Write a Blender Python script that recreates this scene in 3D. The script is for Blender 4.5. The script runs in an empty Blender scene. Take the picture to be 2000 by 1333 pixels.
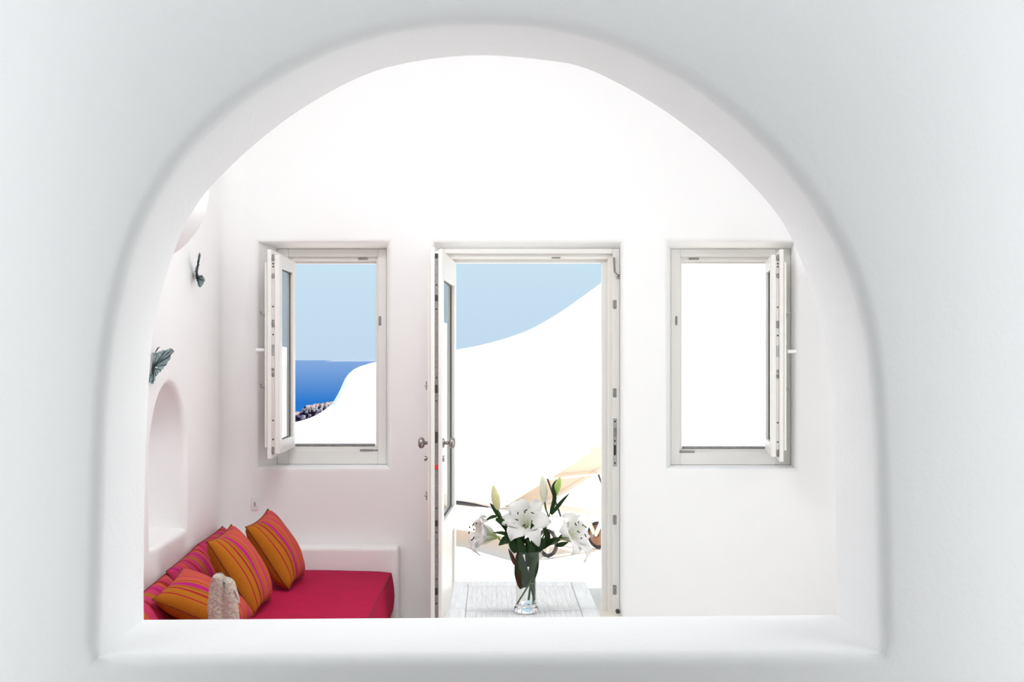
import bpy, bmesh, math, random
from mathutils import Vector, Matrix, Quaternion
random.seed(7)
S = bpy.context.scene
COL = S.collection

# ------------------------------------------------------------------ camera
F = 2400.0            # focal length in pixels of the 2000 px wide frame
VX, VY = 960.0, 690.0  # vanishing point of the room's depth
EYE = 1.5
cam_d = bpy.data.cameras.new('camera')
cam = bpy.data.objects.new('camera', cam_d)
COL.objects.link(cam)
cam.location = (0, 0, EYE)
cam.rotation_euler = (math.pi / 2, 0, 0)
cam_d.sensor_width = 36.0
cam_d.lens = F / 2000.0 * 36.0
cam_d.shift_x = (1000 - VX) / 2000.0
cam_d.shift_y = (VY - 666.5) / 2000.0
cam_d.clip_start = 0.05
cam_d.clip_end = 90000
S.camera = cam
S.view_settings.view_transform = 'Standard'
S.view_settings.look = 'None'
S.view_settings.gamma = 1
S.view_settings.use_curve_mapping = False
S.view_settings.exposure = 0.15
try:
    S.cycles.max_bounces = 14
    S.cycles.diffuse_bounces = 8
    S.cycles.transparent_max_bounces = 24
    S.cycles.transmission_bounces = 16
    S.cycles.use_denoising = True
    S.cycles.sample_clamp_indirect = 8.0
except Exception:
    pass

# ------------------------------------------------------------------ sky and sun
W = bpy.data.worlds.new('sky')
S.world = W
W.use_nodes = True
nt = W.node_tree
nt.nodes.clear()
o_ = nt.nodes.new('ShaderNodeOutputWorld')
bg = nt.nodes.new('ShaderNodeBackground')
tc = nt.nodes.new('ShaderNodeTexCoord')
sp = nt.nodes.new('ShaderNodeSeparateXYZ')
rp = nt.nodes.new('ShaderNodeValToRGB')
rp.color_ramp.elements[0].position = 0.0
rp.color_ramp.elements[0].color = (0.545, 0.70, 0.86, 1)
rp.color_ramp.elements[1].position = 0.10
rp.color_ramp.elements[1].color = (0.60, 0.80, 0.91, 1)
e = rp.color_ramp.elements.new(0.9)
e.color = (0.30, 0.52, 0.85, 1)
nt.links.new(tc.outputs['Generated'], sp.inputs[0])
nt.links.new(sp.outputs['Z'], rp.inputs[0])
nt.links.new(rp.outputs[0], bg.inputs[0])
nt.links.new(bg.outputs[0], o_.inputs[0])
bg.inputs[1].default_value = 0.9

sun_d = bpy.data.lights.new('sun', 'SUN')
sun = bpy.data.objects.new('sun', sun_d)
COL.objects.link(sun)
sun_d.energy = 9.0
sun_d.angle = 0.01
sun_d.color = (1.0, 0.96, 0.90)
sun_dir = Vector((-0.55, 0.08, -0.95))      # light travels this way
sun.rotation_euler = sun_dir.to_track_quat('-Z', 'Y').to_euler()


def area(name, loc, target, sx, sy, power, color=(1, 1, 1)):
    d = bpy.data.lights.new(name, 'AREA')
    d.shape = 'RECTANGLE'
    d.size, d.size_y = sx, sy
    d.energy = power
    d.color = color
    ob = bpy.data.objects.new(name, d)
    COL.objects.link(ob)
    ob.location = loc
    ob.rotation_euler = (Vector(target) - Vector(loc)).to_track_quat('-Z', 'Y').to_euler()
    return ob


# unseen fill lamps added to brighten both rooms, set against closed walls and ceilings
area('fill_side_room', (2.46, 4.75, 1.30), (-2.0, 4.4, 1.15), 1.3, 1.8, 22, (0.975, 0.995, 1.0))
area('fill_ceiling', (-0.75, 4.45, 3.15), (-0.95, 6.5, 0.95), 1.5, 0.8, 44, (0.965, 0.995, 1.0))
area('fill_front_west', (-1.71, 3.05, 1.45), (0, 3.25, 1.45), 0.55, 2.7, 8.4, (0.98, 0.99, 1.0))
area('fill_front_east', (1.83, 3.05, 1.45), (0, 3.25, 1.45), 0.55, 2.7, 8.6, (0.98, 0.99, 1.0))
area('fill_front_top', (0.05, 3.05, 2.93), (0.05, 3.55, 2.35), 3.0, 0.3, 3.2, (0.98, 0.99, 1.0))
area('fill_front_south', (0.0, -1.87, 1.5), (0, 3, 1.5), 2.6, 2.0, 2.6, (0.98, 0.99, 1.0))


def P(px, py, Y):
    return Vector(((px - VX) / F * Y, Y, EYE - (py - VY) / F * Y))


# ------------------------------------------------------------------ materials
MATS = {}


def lin(c):
    return tuple(((v / 255) / 12.92 if v / 255 <= 0.04045 else ((v / 255 + 0.055) / 1.055) ** 2.4) for v in c)


def mat(name, rgb, rough=0.6, metal=0.0, bump=0.0, bscale=40.0, var=0.0, vscale=6.0, spec=0.5, trans=0.0, ior=1.45,
        stretch=(1, 1, 1), sss=0.0):
    m = bpy.data.materials.new(name)
    m.use_nodes = True
    n = m.node_tree
    b = n.nodes['Principled BSDF']
    b.inputs['Base Color'].default_value = (*rgb, 1)
    b.inputs['Roughness'].default_value = rough
    b.inputs['Metallic'].default_value = metal
    b.inputs['Specular IOR Level'].default_value = spec
    b.inputs['Transmission Weight'].default_value = trans
    b.inputs['IOR'].default_value = ior
    if sss:
        b.inputs['Subsurface Weight'].default_value = sss
        b.inputs['Subsurface Radius'].default_value = (0.01, 0.01, 0.01)
    if bump or var:
        t = n.nodes.new('ShaderNodeTexCoord')
        mp = n.nodes.new('ShaderNodeMapping')
        mp.inputs['Scale'].default_value = stretch
        n.links.new(t.outputs['Object'], mp.inputs[0])
    if bump:
        no = n.nodes.new('ShaderNodeTexNoise')
        no.inputs['Scale'].default_value = bscale
        no.inputs['Detail'].default_value = 5
        n.links.new(mp.outputs[0], no.inputs['Vector'])
        bu = n.nodes.new('ShaderNodeBump')
        bu.inputs['Strength'].default_value = bump
        bu.inputs['Distance'].default_value = 0.01
        n.links.new(no.outputs[0], bu.inputs['Height'])
        n.links.new(bu.outputs[0], b.inputs['Normal'])
    if var:
        no2 = n.nodes.new('ShaderNodeTexNoise')
        no2.inputs['Scale'].default_value = vscale
        no2.inputs['Detail'].default_value = 4
        n.links.new(mp.outputs[0], no2.inputs['Vector'])
        mx = n.nodes.new('ShaderNodeMix')
        mx.data_type = 'RGBA'
        mx.inputs[6].default_value = (*[c * (1 - var) for c in rgb], 1)
        mx.inputs[7].default_value = (*[min(1, c * (1 + var * 0.6)) for c in rgb], 1)
        n.links.new(no2.outputs[0], mx.inputs[0])
        n.links.new(mx.outputs[2], b.inputs['Base Color'])
    MATS[name] = m
    return m


mat('plaster', (0.92, 0.917, 0.917), 0.85, bump=0.10, bscale=22, spec=0.2)
mat('plaster_front', (0.86, 0.87, 0.875), 0.9, bump=0.14, bscale=38, spec=0.2)
mat('white_paint', (0.84, 0.82, 0.79), 0.35, bump=0.02, bscale=60, var=0.02)
mat('paint_rebate', (0.74, 0.71, 0.68), 0.5, var=0.05)
mat('steel', (0.50, 0.49, 0.48), 0.35, metal=0.8, var=0.35, vscale=60)
mat('worn_steel', (0.36, 0.34, 0.33), 0.45, metal=0.6, var=0.7, vscale=90)
mat('dark_metal', (0.05, 0.045, 0.045), 0.5, metal=0.3)
mat('pewter', (0.38, 0.34, 0.33), 0.3, metal=0.9, var=0.15, vscale=30)
mat('gasket', (0.10, 0.105, 0.10), 0.7)
mat('red_tag', (0.75, 0.03, 0.02), 0.5)
mat('white_plastic', (0.85, 0.85, 0.85), 0.3)
mat('terrace', (0.85, 0.785, 0.69), 0.9, bump=0.08, bscale=30, var=0.04, vscale=3)
mat('whitewash', (0.93, 0.93, 0.925), 0.95, bump=0.12, bscale=14, spec=0.1)
mat('canvas', (0.54, 0.45, 0.38), 0.9, bump=0.05, bscale=150)
mat('lounger_paint', (0.85, 0.83, 0.80), 0.4)
mat('tyre', (0.05, 0.045, 0.05), 0.7)
mat('wheel_disc', (0.42, 0.24, 0.15), 0.7, var=0.3, vscale=20)
mat('stone', (0.66, 0.58, 0.49), 0.95, bump=1.0, bscale=85, var=0.5, vscale=70)
mat('patina', (0.36, 0.47, 0.49), 0.55, metal=0.35, bump=0.6, bscale=90, var=0.85, vscale=70)
mat('patina_dark', (0.04, 0.05, 0.055), 0.5, metal=0.5)
mat('leaf', (0.024, 0.058, 0.016), 0.6, spec=0.2, bump=0.1, bscale=60, var=0.35, vscale=25)
mat('stem', (0.07, 0.13, 0.03), 0.45, var=0.25, vscale=30)
mat('bud_white', (0.80, 0.79, 0.62), 0.5, var=0.1, vscale=30, sss=0.2)
mat('bud_yellow', (0.80, 0.76, 0.42), 0.5, var=0.15, vscale=30, sss=0.2)
mat('bud_green', (0.50, 0.66, 0.16), 0.5, var=0.2, vscale=30, sss=0.2)
mat('anther', (0.05, 0.012, 0.008), 0.8)
mat('filament', (0.78, 0.80, 0.62), 0.6)
mat('rock', (0.085, 0.060, 0.115), 1.0, var=0.7, vscale=0.05, stretch=(1, 1, 2.5))
mat('rock_top', (0.24, 0.18, 0.185), 1.0, var=0.6, vscale=0.10)
mat('house_white', (0.36, 0.35, 0.36), 0.9)
mat('house_pink', (0.28, 0.21, 0.20), 0.9)
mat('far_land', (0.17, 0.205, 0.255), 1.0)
mat('floor_tile', (0.80, 0.79, 0.77), 0.5, var=0.05)

# petals: white, thin, letting some light through
m = bpy.data.materials.new('petal')
m.use_nodes = True
n = m.node_tree
b = n.nodes['Principled BSDF']
b.inputs['Base Color'].default_value = (0.88, 0.87, 0.86, 1)
b.inputs['Roughness'].default_value = 0.6
tl = n.nodes.new('ShaderNodeBsdfTranslucent')
tl.inputs[0].default_value = (0.90, 0.89, 0.84, 1)
mx = n.nodes.new('ShaderNodeMixShader')
mx.inputs[0].default_value = 0.35
uv = n.nodes.new('ShaderNodeUVMap')
sx = n.nodes.new('ShaderNodeSeparateXYZ')
cr = n.nodes.new('ShaderNodeValToRGB')
cr.color_ramp.elements[0].color = (0.62, 0.70, 0.28, 1)
cr.color_ramp.elements[0].position = 0.05
cr.color_ramp.elements[1].color = (0.89, 0.875, 0.87, 1)
cr.color_ramp.elements[1].position = 0.42
n.links.new(uv.outputs[0], sx.inputs[0])
n.links.new(sx.outputs['Y'], cr.inputs[0])
n.links.new(cr.outputs[0], b.inputs['Base Color'])
n.links.new(b.outputs[0], mx.inputs[1])
n.links.new(tl.outputs[0], mx.inputs[2])
n.links.new(mx.outputs[0], n.nodes['Material Output'].inputs[0])
MATS['petal'] = m


def thin_glass(name, tint, power=3.0, top=0.95):
    m = bpy.data.materials.new(name)
    m.use_nodes = True
    n = m.node_tree
    n.nodes.clear()
    out = n.nodes.new('ShaderNodeOutputMaterial')
    lw = n.nodes.new('ShaderNodeLayerWeight')
    lw.inputs[0].default_value = 0.5
    pw = n.nodes.new('ShaderNodeMath')
    pw.operation = 'POWER'
    pw.inputs[1].default_value = power
    n.links.new(lw.outputs['Facing'], pw.inputs[0])
    fr = n.nodes.new('ShaderNodeMath')
    fr.operation = 'MULTIPLY_ADD'
    fr.inputs[1].default_value = top
    fr.inputs[2].default_value = 0.03
    n.links.new(pw.outputs[0], fr.inputs[0])
    t = n.nodes.new('ShaderNodeBsdfTransparent')
    t.inputs[0].default_value = (*tint, 1)
    g = n.nodes.new('ShaderNodeBsdfGlossy')
    g.inputs['Roughness'].default_value = 0.01
    mx = n.nodes.new('ShaderNodeMixShader')
    n.links.new(fr.outputs[0], mx.inputs[0])
    n.links.new(t.outputs[0], mx.inputs[1])
    n.links.new(g.outputs[0], mx.inputs[2])
    n.links.new(mx.outputs[0], out.inputs[0])
    MATS[name] = m


thin_glass('pane_glass', (0.93, 0.96, 0.96))
thin_glass('vase_glass', (0.975, 0.98, 0.978), 4.0, 0.55)
mat('solid_glass', (1, 1, 1), 0.0, trans=1.0, ior=1.47)
mat('water', (0.99, 1.0, 0.995), 0.0, trans=1.0, ior=1.20)


def ramp_const(node, stops):
    el = node.color_ramp.elements
    node.color_ramp.interpolation = 'CONSTANT'
    while len(el) > 1:
        el.remove(el[-1])
    el[0].position = stops[0][0]
    el[0].color = (*stops[0][1], 1)
    for p_, c_ in stops[1:]:
        q = el.new(p_)
        q.color = (*c_, 1)


def stripe_mat(name, stops, rough=0.85):
    m = bpy.data.materials.new(name)
    m.use_nodes = True
    n = m.node_tree
    b = n.nodes['Principled BSDF']
    b.inputs['Roughness'].default_value = rough
    b.inputs['Specular IOR Level'].default_value = 0.25
    uv = n.nodes.new('ShaderNodeUVMap')
    s = n.nodes.new('ShaderNodeSeparateXYZ')
    r = n.nodes.new('ShaderNodeValToRGB')
    ramp_const(r, stops)
    no = n.nodes.new('ShaderNodeTexNoise')
    no.inputs['Scale'].default_value = 240
    mp = n.nodes.new('ShaderNodeMapping')
    mp.inputs['Scale'].default_value = (1, 0.25, 1)
    mx = n.nodes.new('ShaderNodeMix')
    mx.data_type = 'RGBA'
    mx.blend_type = 'MULTIPLY'
    mx.inputs[0].default_value = 0.45
    cr = n.nodes.new('ShaderNodeValToRGB')
    cr.color_ramp.elements[0].position = 0.3
    cr.color_ramp.elements[0].color = (0.45, 0.45, 0.45, 1)
    cr.color_ramp.elements[1].position = 0.65
    n.links.new(uv.outputs[0], s.inputs[0])
    n.links.new(s.outputs['X'], r.inputs[0])
    n.links.new(uv.outputs[0], mp.inputs[0])
    n.links.new(mp.outputs[0], no.inputs['Vector'])
    n.links.new(no.outputs[0], cr.inputs[0])
    n.links.new(r.outputs[0], mx.inputs[6])
    n.links.new(cr.outputs[0], mx.inputs[7])
    n.links.new(mx.outputs[2], b.inputs['Base Color'])
    bu = n.nodes.new('ShaderNodeBump')
    bu.inputs['Strength'].default_value = 0.25
    bu.inputs['Distance'].default_value = 0.004
    n.links.new(no.outputs[0], bu.inputs['Height'])
    n.links.new(bu.outputs[0], b.inputs['Normal'])
    MATS[name] = m


OCH = lin((182, 106, 14)); ORG = lin((208, 96, 34)); MAG = lin((190, 18, 116)); RED = lin((170, 28, 40)); PNK = lin((206, 56, 104)); DRK = lin((112, 28, 20))
stripe_mat('stripes', [(0.0, OCH), (0.075, RED), (0.092, OCH), (0.17, RED), (0.20, OCH), (0.24, DRK), (0.247, OCH), (0.265, MAG), (0.335, OCH), (0.37, RED), (0.385, ORG),
                       (0.42, PNK), (0.44, ORG), (0.47, DRK), (0.476, ORG), (0.50, MAG), (0.535, ORG), (0.57, RED), (0.585, ORG), (0.625, PNK), (0.655, ORG), (0.69, RED), (0.705, ORG),
                       (0.75, MAG), (0.79, ORG), (0.83, RED), (0.845, PNK), (0.89, ORG), (0.93, RED), (0.945, ORG)])
stripe_mat('stripes_pink', [(0.0, PNK), (0.07, MAG), (0.12, PNK), (0.2, ORG), (0.24, PNK), (0.33, RED), (0.36, PNK), (0.44, OCH), (0.5, PNK),
                            (0.58, MAG), (0.64, PNK), (0.7, ORG), (0.74, RED), (0.8, PNK), (0.87, ORG), (0.91, PNK)])
# ribbed magenta mattress cover
m = mat('magenta', lin((190, 19, 74)), 0.85, var=0.12, vscale=10, spec=0.2)
n = m.node_tree
wv = n.nodes.new('ShaderNodeTexWave')
wv.bands_direction = 'Y'
wv.inputs['Scale'].default_value = 24
wv.inputs['Distortion'].default_value = 1.2
t = n.nodes.new('ShaderNodeTexCoord')
n.links.new(t.outputs['Object'], wv.inputs['Vector'])
bu = n.nodes.new('ShaderNodeBump')
bu.inputs['Strength'].default_value = 0.55
bu.inputs['Distance'].default_value = 0.008
n.links.new(wv.outputs[1], bu.inputs['Height'])
n.links.new(bu.outputs[0], n.nodes['Principled BSDF'].inputs['Normal'])

# whitewashed wood
m = mat('wood_white', (0.80, 0.82, 0.83), 0.6, bump=0.35, bscale=30, var=0.22, vscale=14, stretch=(5, 0.5, 1))
mat('wood_panel', (0.82, 0.825, 0.83), 0.65, bump=0.6, bscale=34, var=0.30, vscale=30, stretch=(5, 0.35, 1))

# sea: deep blue water body under a surface that mirrors the sky at low angles
m = bpy.data.materials.new('sea_water')
m.use_nodes = True
n = m.node_tree
n.nodes.clear()
out = n.nodes.new('ShaderNodeOutputMaterial')
df = n.nodes.new('ShaderNodeBsdfDiffuse')
df.inputs[0].default_value = (0.007, 0.060, 0.188, 1)
gl = n.nodes.new('ShaderNodeBsdfGlossy')
gl.inputs['Roughness'].default_value = 0.03
gl.inputs[0].default_value = (0.9, 0.95, 1, 1)
fr = n.nodes.new('ShaderNodeFresnel')
fr.inputs[0].default_value = 1.33
mr = n.nodes.new('ShaderNodeMapRange')
mr.inputs[1].default_value = 0.78
mr.inputs[2].default_value = 1.0
mr.inputs[3].default_value = 0.0
mr.inputs[4].default_value = 0.55
mx = n.nodes.new('ShaderNodeMixShader')
n.links.new(fr.outputs[0], mr.inputs[0])
n.links.new(mr.outputs[0], mx.inputs[0])
n.links.new(df.outputs[0], mx.inputs[1])
n.links.new(gl.outputs[0], mx.inputs[2])
n.links.new(mx.outputs[0], out.inputs[0])
MATS['sea_water'] = m


# ------------------------------------------------------------------ mesh helpers
class MB:
    def __init__(s):
        s.v, s.f, s.uv = [], [], {}

    def add(s, vs, fs):
        k = len(s.v)
        s.v += [Vector(p) for p in vs]
        s.f += [tuple(i + k for i in f) for f in fs]
        return s

    def box(s, x0, x1, y0, y1, z0, z1, M=None):
        vs = [Vector((x, y, z)) for x in (x0, x1) for y in (y0, y1) for z in (z0, z1)]
        if M:
            vs = [M @ p for p in vs]
        return s.add(vs, [(0, 1, 3, 2), (4, 6, 7, 5), (0, 4, 5, 1), (2, 3, 7, 6), (0, 2, 6, 4), (1, 5, 7, 3)])

    def bbox(s, x0, x1, y0, y1, z0, z1, r=0.004, seg=1, M=None):
        bm = bmesh.new()
        bmesh.ops.create_cube(bm, size=1.0)
        for v in bm.verts:
            v.co = Vector(((x0 + x1) / 2 + v.co.x * (x1 - x0), (y0 + y1) / 2 + v.co.y * (y1 - y0), (z0 + z1) / 2 + v.co.z * (z1 - z0)))
        r = min(r, 0.45 * min(abs(x1 - x0), abs(y1 - y0), abs(z1 - z0)))
        bmesh.ops.bevel(bm, geom=list(bm.edges), offset=r, segments=seg, profile=0.5, affect='EDGES')
        bm.verts.index_update()
        vs = [(M @ v.co if M else v.co.copy()) for v in bm.verts]
        fs = [tuple(v.index for v in f.verts) for f in bm.faces]
        bm.free()
        return s.add(vs, fs)

    def rings(s, rings, closed=True, cap0=False, cap1=False):
        k = len(s.v)
        m = len(rings[0])
        for r in rings:
            s.v += [Vector(p) for p in r]
        for i in range(len(rings) - 1):
            for j in range(m if closed else m - 1):
                a, b_ = k + i * m + j, k + i * m + (j + 1) % m
                s.f.append((a, b_, b_ + m, a + m))
        if cap0:
            s.f.append(tuple(k + j for j in reversed(range(m))))
        if cap1:
            s.f.append(tuple(k + (len(rings) - 1) * m + j for j in range(m)))
        return s

    def tube(s, pts, rad, seg=8, cap=True):
        pts = [Vector(p) for p in pts]
        if not hasattr(rad, '__len__'):
            rad = [rad] * len(pts)
        rs = []
        up = Vector((0.13, 0.31, 0.94)).normalized()
        for i, p in enumerate(pts):
            d = (pts[min(i + 1, len(pts) - 1)] - pts[max(i - 1, 0)]).normalized()
            a = d.cross(up)
            if a.length < 0.1:
                a = d.cross(Vector((1, 0, 0)))
            a.normalize()
            b_ = d.cross(a)
            rs.append([p + (a * math.cos(2 * math.pi * j / seg) + b_ * math.sin(2 * math.pi * j / seg)) * rad[i] for j in range(seg)])
        return s.rings(rs, True, cap, cap)

    def lathe(s, prof, seg=32, M=None, closed_profile=False):
        rs = []
        for r, z in prof:
            ring = [Vector((r * math.cos(2 * math.pi * j / seg), r * math.sin(2 * math.pi * j / seg), z)) for j in range(seg)]
            rs.append([M @ p for p in ring] if M else ring)
        if closed_profile:
            rs.append(rs[0])
        return s.rings(rs)

    def build(s, name, material, parent=None, smooth=None, loc=None, up=False):
        me = bpy.data.meshes.new(name)
        base = Vector(loc) if loc is not None else (parent_loc(parent) if parent else Vector((0, 0, 0)))
        me.from_pydata([tuple(p - base) for p in s.v], [], s.f)
        bm = bmesh.new()
        bm.from_mesh(me)
        bmesh.ops.recalc_face_normals(bm, faces=bm.faces)
        if up:
            for f_ in bm.faces:
                if f_.normal.z < 0:
                    f_.normal_flip()
        bm.to_mesh(me)
        bm.free()
        if smooth is not None:
            for p in me.polygons:
                p.use_smooth = True
            me.set_sharp_from_angle(angle=math.radians(smooth))
        me.materials.append(MATS[material])
        ob = bpy.data.objects.new(name, me)
        COL.objects.link(ob)
        if parent:
            ob.parent = parent
            ob['_o'] = list(base)
        else:
            ob.location = base
            ob['_o'] = list(base)
        if parent:
            ob.location = base - parent_loc(parent)
        return ob


def parent_loc(p):
    return Vector(p['_o']) if '_o' in p else Vector((0, 0, 0))


def tag(o, label=None, cat=None, group=None, kind=None):
    if label:
        o['label'] = label
    if cat:
        o['category'] = cat
    if group:
        o['group'] = group
    if kind:
        o['kind'] = kind
    return o


def empty(name, loc, label=None, cat=None, group=None, kind=None):
    o = bpy.data.objects.new(name, None)
    o.empty_display_size = 0.05
    COL.objects.link(o)
    o.location = loc
    o['_o'] = list(loc)
    return tag(o, label, cat, group, kind)


def catmull(pts, n):
    pts = [Vector(p) for p in pts]
    out = []
    ext = [pts[0] * 2 - pts[1]] + pts + [pts[-1] * 2 - pts[-2]]
    dense = []
    for i in range(1, len(ext) - 2):
        for k in range(16):
            t = k / 16
            p0, p1, p2, p3 = ext[i - 1], ext[i], ext[i + 1], ext[i + 2]
            dense.append(0.5 * ((2 * p1) + (p2 - p0) * t + (2 * p0 - 5 * p1 + 4 * p2 - p3) * t * t + (3 * p1 - p0 - 3 * p2 + p3) * t ** 3))
    dense.append(pts[-1])
    L = [0]
    for a, b_ in zip(dense, dense[1:]):
        L.append(L[-1] + (b_ - a).length)
    j = 0
    for i in range(n):
        d = L[-1] * i / (n - 1)
        while j < len(L) - 2 and L[j + 1] < d:
            j += 1
        t = (d - L[j]) / max(1e-9, L[j + 1] - L[j])
        out.append(dense[j].lerp(dense[j + 1], min(1, t)))
    return out


def struct(ob):
    ob['kind'] = 'structure'
    return ob


FLOOR = -0.10
YW = 7.0       # room face of the window wall
YF = 7.2       # face of the window frames
YX = 7.55      # outer face of the window wall
YA, YB = 3.55, 4.05   # front and back of the arch wall
XL, XR = -1.517, 2.5  # side walls of the room behind the arch
CEIL = 3.35

# ------------------------------------------------------------------ arch wall
front_px = [(190, 1283), (192, 1200), (195, 1080), (199, 940), (204, 800), (215, 680), (234, 580), (262, 480), (304, 388), (365, 298), (450, 215), (550, 146),
            (670, 88), (800, 53), (940, 42), (1080, 53), (1205, 88), (1330, 150), (1440, 232), (1530, 322), (1600, 415), (1655, 520), (1690, 640),
            (1707, 780), (1714, 940), (1718, 1100), (1722, 1275)]
back_px = [(285, 1208), (285, 1120), (286, 1000), (290, 860), (298, 700), (312, 598), (347, 485), (380, 415), (420, 362), (500, 285), (590, 217), (700, 156),
           (800, 126), (930, 112), (1060, 121), (1150, 140), (1270, 203), (1380, 283), (1470, 368), (1530, 445), (1570, 535), (1600, 640),
           (1619, 760), (1626, 900), (1628, 1000), (1629, 1100), (1630, 1199)]


def arch_contour(px, Y, n1=150, n2=50):
    pts = [P(x, y, Y) for x, y in px]
    up = catmull(pts, n1)
    bot = [up[-1].lerp(up[0], i / n2) for i in range(1, n2)]
    return up + bot


def contour_normals(c, ax, az):
    ns = []
    m = len(c)
    cx = sum(p[ax] for p in c) / m
    cz = sum(p[az] for p in c) / m
    for i in range(m):
        a, b_ = c[i - 1], c[(i + 1) % m]
        tx, tz = b_[ax] - a[ax], b_[az] - a[az]
        l = math.hypot(tx, tz) or 1
        nx, nz = -tz / l, tx / l
        if nx * (c[i][ax] - cx) + nz * (c[i][az] - cz) < 0:
            nx, nz = -nx, -nz
        ns.append((nx, nz))
    return ns


CA = arch_contour(front_px, YA)
CB = arch_contour(back_px, YB)
NA, NB = contour_normals(CA, 0, 2), contour_normals(CB, 0, 2)
rA, rB = 0.045, 0.03


def off(c, ns, d, Y):
    return [Vector((p.x + q[0] * d, Y, p.z + q[1] * d)) for p, q in zip(c, ns)]


def to_rect(ring, x0, x1, z0, z1, Y):
    cx, cz = 0.0, 1.35
    out = []
    for p in ring:
        dx, dz = p.x - cx, p.z - cz
        k = min((x1 - cx) / dx if dx > 1e-6 else 1e9, (x0 - cx) / dx if dx < -1e-6 else 1e9,
                (z1 - cz) / dz if dz > 1e-6 else 1e9, (z0 - cz) / dz if dz < -1e-6 else 1e9)
        out.append(Vector((cx + dx * k, Y, cz + dz * k)))
    for c in ((x0, z0), (x0, z1), (x1, z0), (x1, z1)):
        i = min(range(len(out)), key=lambda q: (out[q].x - c[0]) ** 2 + (out[q].z - c[1]) ** 2)
        out[i] = Vector((c[0], Y, c[1]))
    return out


mb = MB()
FX0, FX1, FZ1 = -1.74, 1.86, 3.0
ringsA = [to_rect(CA, FX0, FX1, FLOOR, FZ1, YA), off(CA, NA, 0.12, YA), off(CA, NA, rA * 1.0, YA)]
for k in range(1, 7):
    a = k / 6 * math.pi / 2
    ringsA.append(off(CA, NA, rA * (1 - math.sin(a)), YA + rA * (1 - math.cos(a))))
for k in range(1, 6):
    s_ = k / 6
    Y0, Y1 = YA + rA, YB - rB
    ringsA.append([a.lerp(b_, s_) for a, b_ in zip(off(CA, NA, 0, Y0), off(CB, NB, 0, Y1))])
for k in range(0, 6):
    a = k / 5 * math.pi / 2
    ringsA.append(off(CB, NB, rB * (1 - math.cos(a)), YB - rB + rB * math.sin(a)))
ringsA.append(to_rect(CB, -2.3, 2.6, FLOOR, CEIL, YB))
# gentle hand-made unevenness of the plaster
mb.rings(ringsA)
struct(mb.build('wall_front', 'plaster_front', smooth=50))

# ------------------------------------------------------------------ room behind the arch
def X_at(px, Y):
    return (px - VX) / F * Y


def Z_at(py, Y):
    return EYE - (py - VY) / F * Y


def rect_px(x0, x1, y0, y1, Y):
    return (X_at(x0, Y), X_at(x1, Y), Z_at(y1, Y), Z_at(y0, Y))     # x0,x1,z0,z1


HOLES = [
    # face rectangle on the room side, then rectangle at the frame
    (rect_px(505, 757, 474, 913, YW), rect_px(541, 755, 486, 908, YF)),
    ((X_at(849, YW), X_at(1212, YW), FLOOR, Z_at(474, YW)), (X_at(857, 7.08), X_at(1211, 7.08), FLOOR, Z_at(485, 7.08))),
    (rect_px(1304, 1553, 473, 915, YW), rect_px(1310, 1545, 486, 909, YF)),
]
HY = [YF, 7.08, YF]
rl = 0.03


def grid_wall(mb, x0, x1, z0, z1, Y, holes):
    xs = sorted({x0, x1, *[h[0] for h in holes], *[h[1] for h in holes]})
    zs = sorted({z0, z1, *[h[2] for h in holes], *[h[3] for h in holes]})
    vid = {}
    for i, x in enumerate(xs):
        for j, z in enumerate(zs):
            vid[i, j] = len(mb.v)
            mb.v.append(Vector((x, Y, z)))
    for i in range(len(xs) - 1):
        for j in range(len(zs) - 1):
            cx, cz = (xs[i] + xs[i + 1]) / 2, (zs[j] + zs[j + 1]) / 2
            if any(h[0] < cx < h[1] and h[2] < cz < h[3] for h in holes):
                continue
            mb.f.append((vid[i, j], vid[i + 1, j], vid[i + 1, j + 1], vid[i, j + 1]))


def rr(r, Y, d=0.0):
    x0, x1, z0, z1 = r
    return [Vector((x0 - d, Y, z0 - d)), Vector((x1 + d, Y, z0 - d)), Vector((x1 + d, Y, z1 + d)), Vector((x0 - d, Y, z1 + d))]


mb = MB()
exp = []
for (fr_, bk), yf in zip(HOLES, HY):
    exp.append((fr_[0] - rl, fr_[1] + rl, fr_[2] - rl, fr_[3] + rl))
exp[1] = (exp[1][0], exp[1][1], FLOOR, exp[1][3])
grid_wall(mb, XL, XR, FLOOR, CEIL, YW, exp)
for i, ((fr_, bk), yf) in enumerate(zip(HOLES, HY)):
    rs = []
    for k in range(0, 6):
        a = k / 5 * math.pi / 2
        rs.append(rr(fr_, YW + rl * (1 - math.cos(a)), rl * (1 - math.sin(a))))
    rs.append(rr(bk, yf, 0))
    rs.append(rr(bk, YX, 0))
    if i == 1:
        for r in rs:
            for p in r[:2]:
                p.z = FLOOR
        for a_, b_ in zip(rs, rs[1:]):     # no threshold face: jambs and head only
            mb.add([a_[1], a_[2], b_[2], b_[1]], [(0, 1, 2, 3)])
            mb.add([a_[2], a_[3], b_[3], b_[2]], [(0, 1, 2, 3)])
            mb.add([a_[3], a_[0], b_[0], b_[3]], [(0, 1, 2, 3)])
    else:
        mb.rings(rs)
grid_wall(mb, XL - 0.3, XR + 0.3, FLOOR, CEIL + 0.2, YX, [h[1] for h in HOLES])
ob = struct(mb.build('wall_back', 'plaster', smooth=40))
bm = bmesh.new(); bm.from_mesh(ob.data)
bmesh.ops.remove_doubles(bm, verts=bm.verts, dist=0.0005)
bmesh.ops.recalc_face_normals(bm, faces=bm.faces)
bm.to_mesh(ob.data); bm.free()

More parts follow.
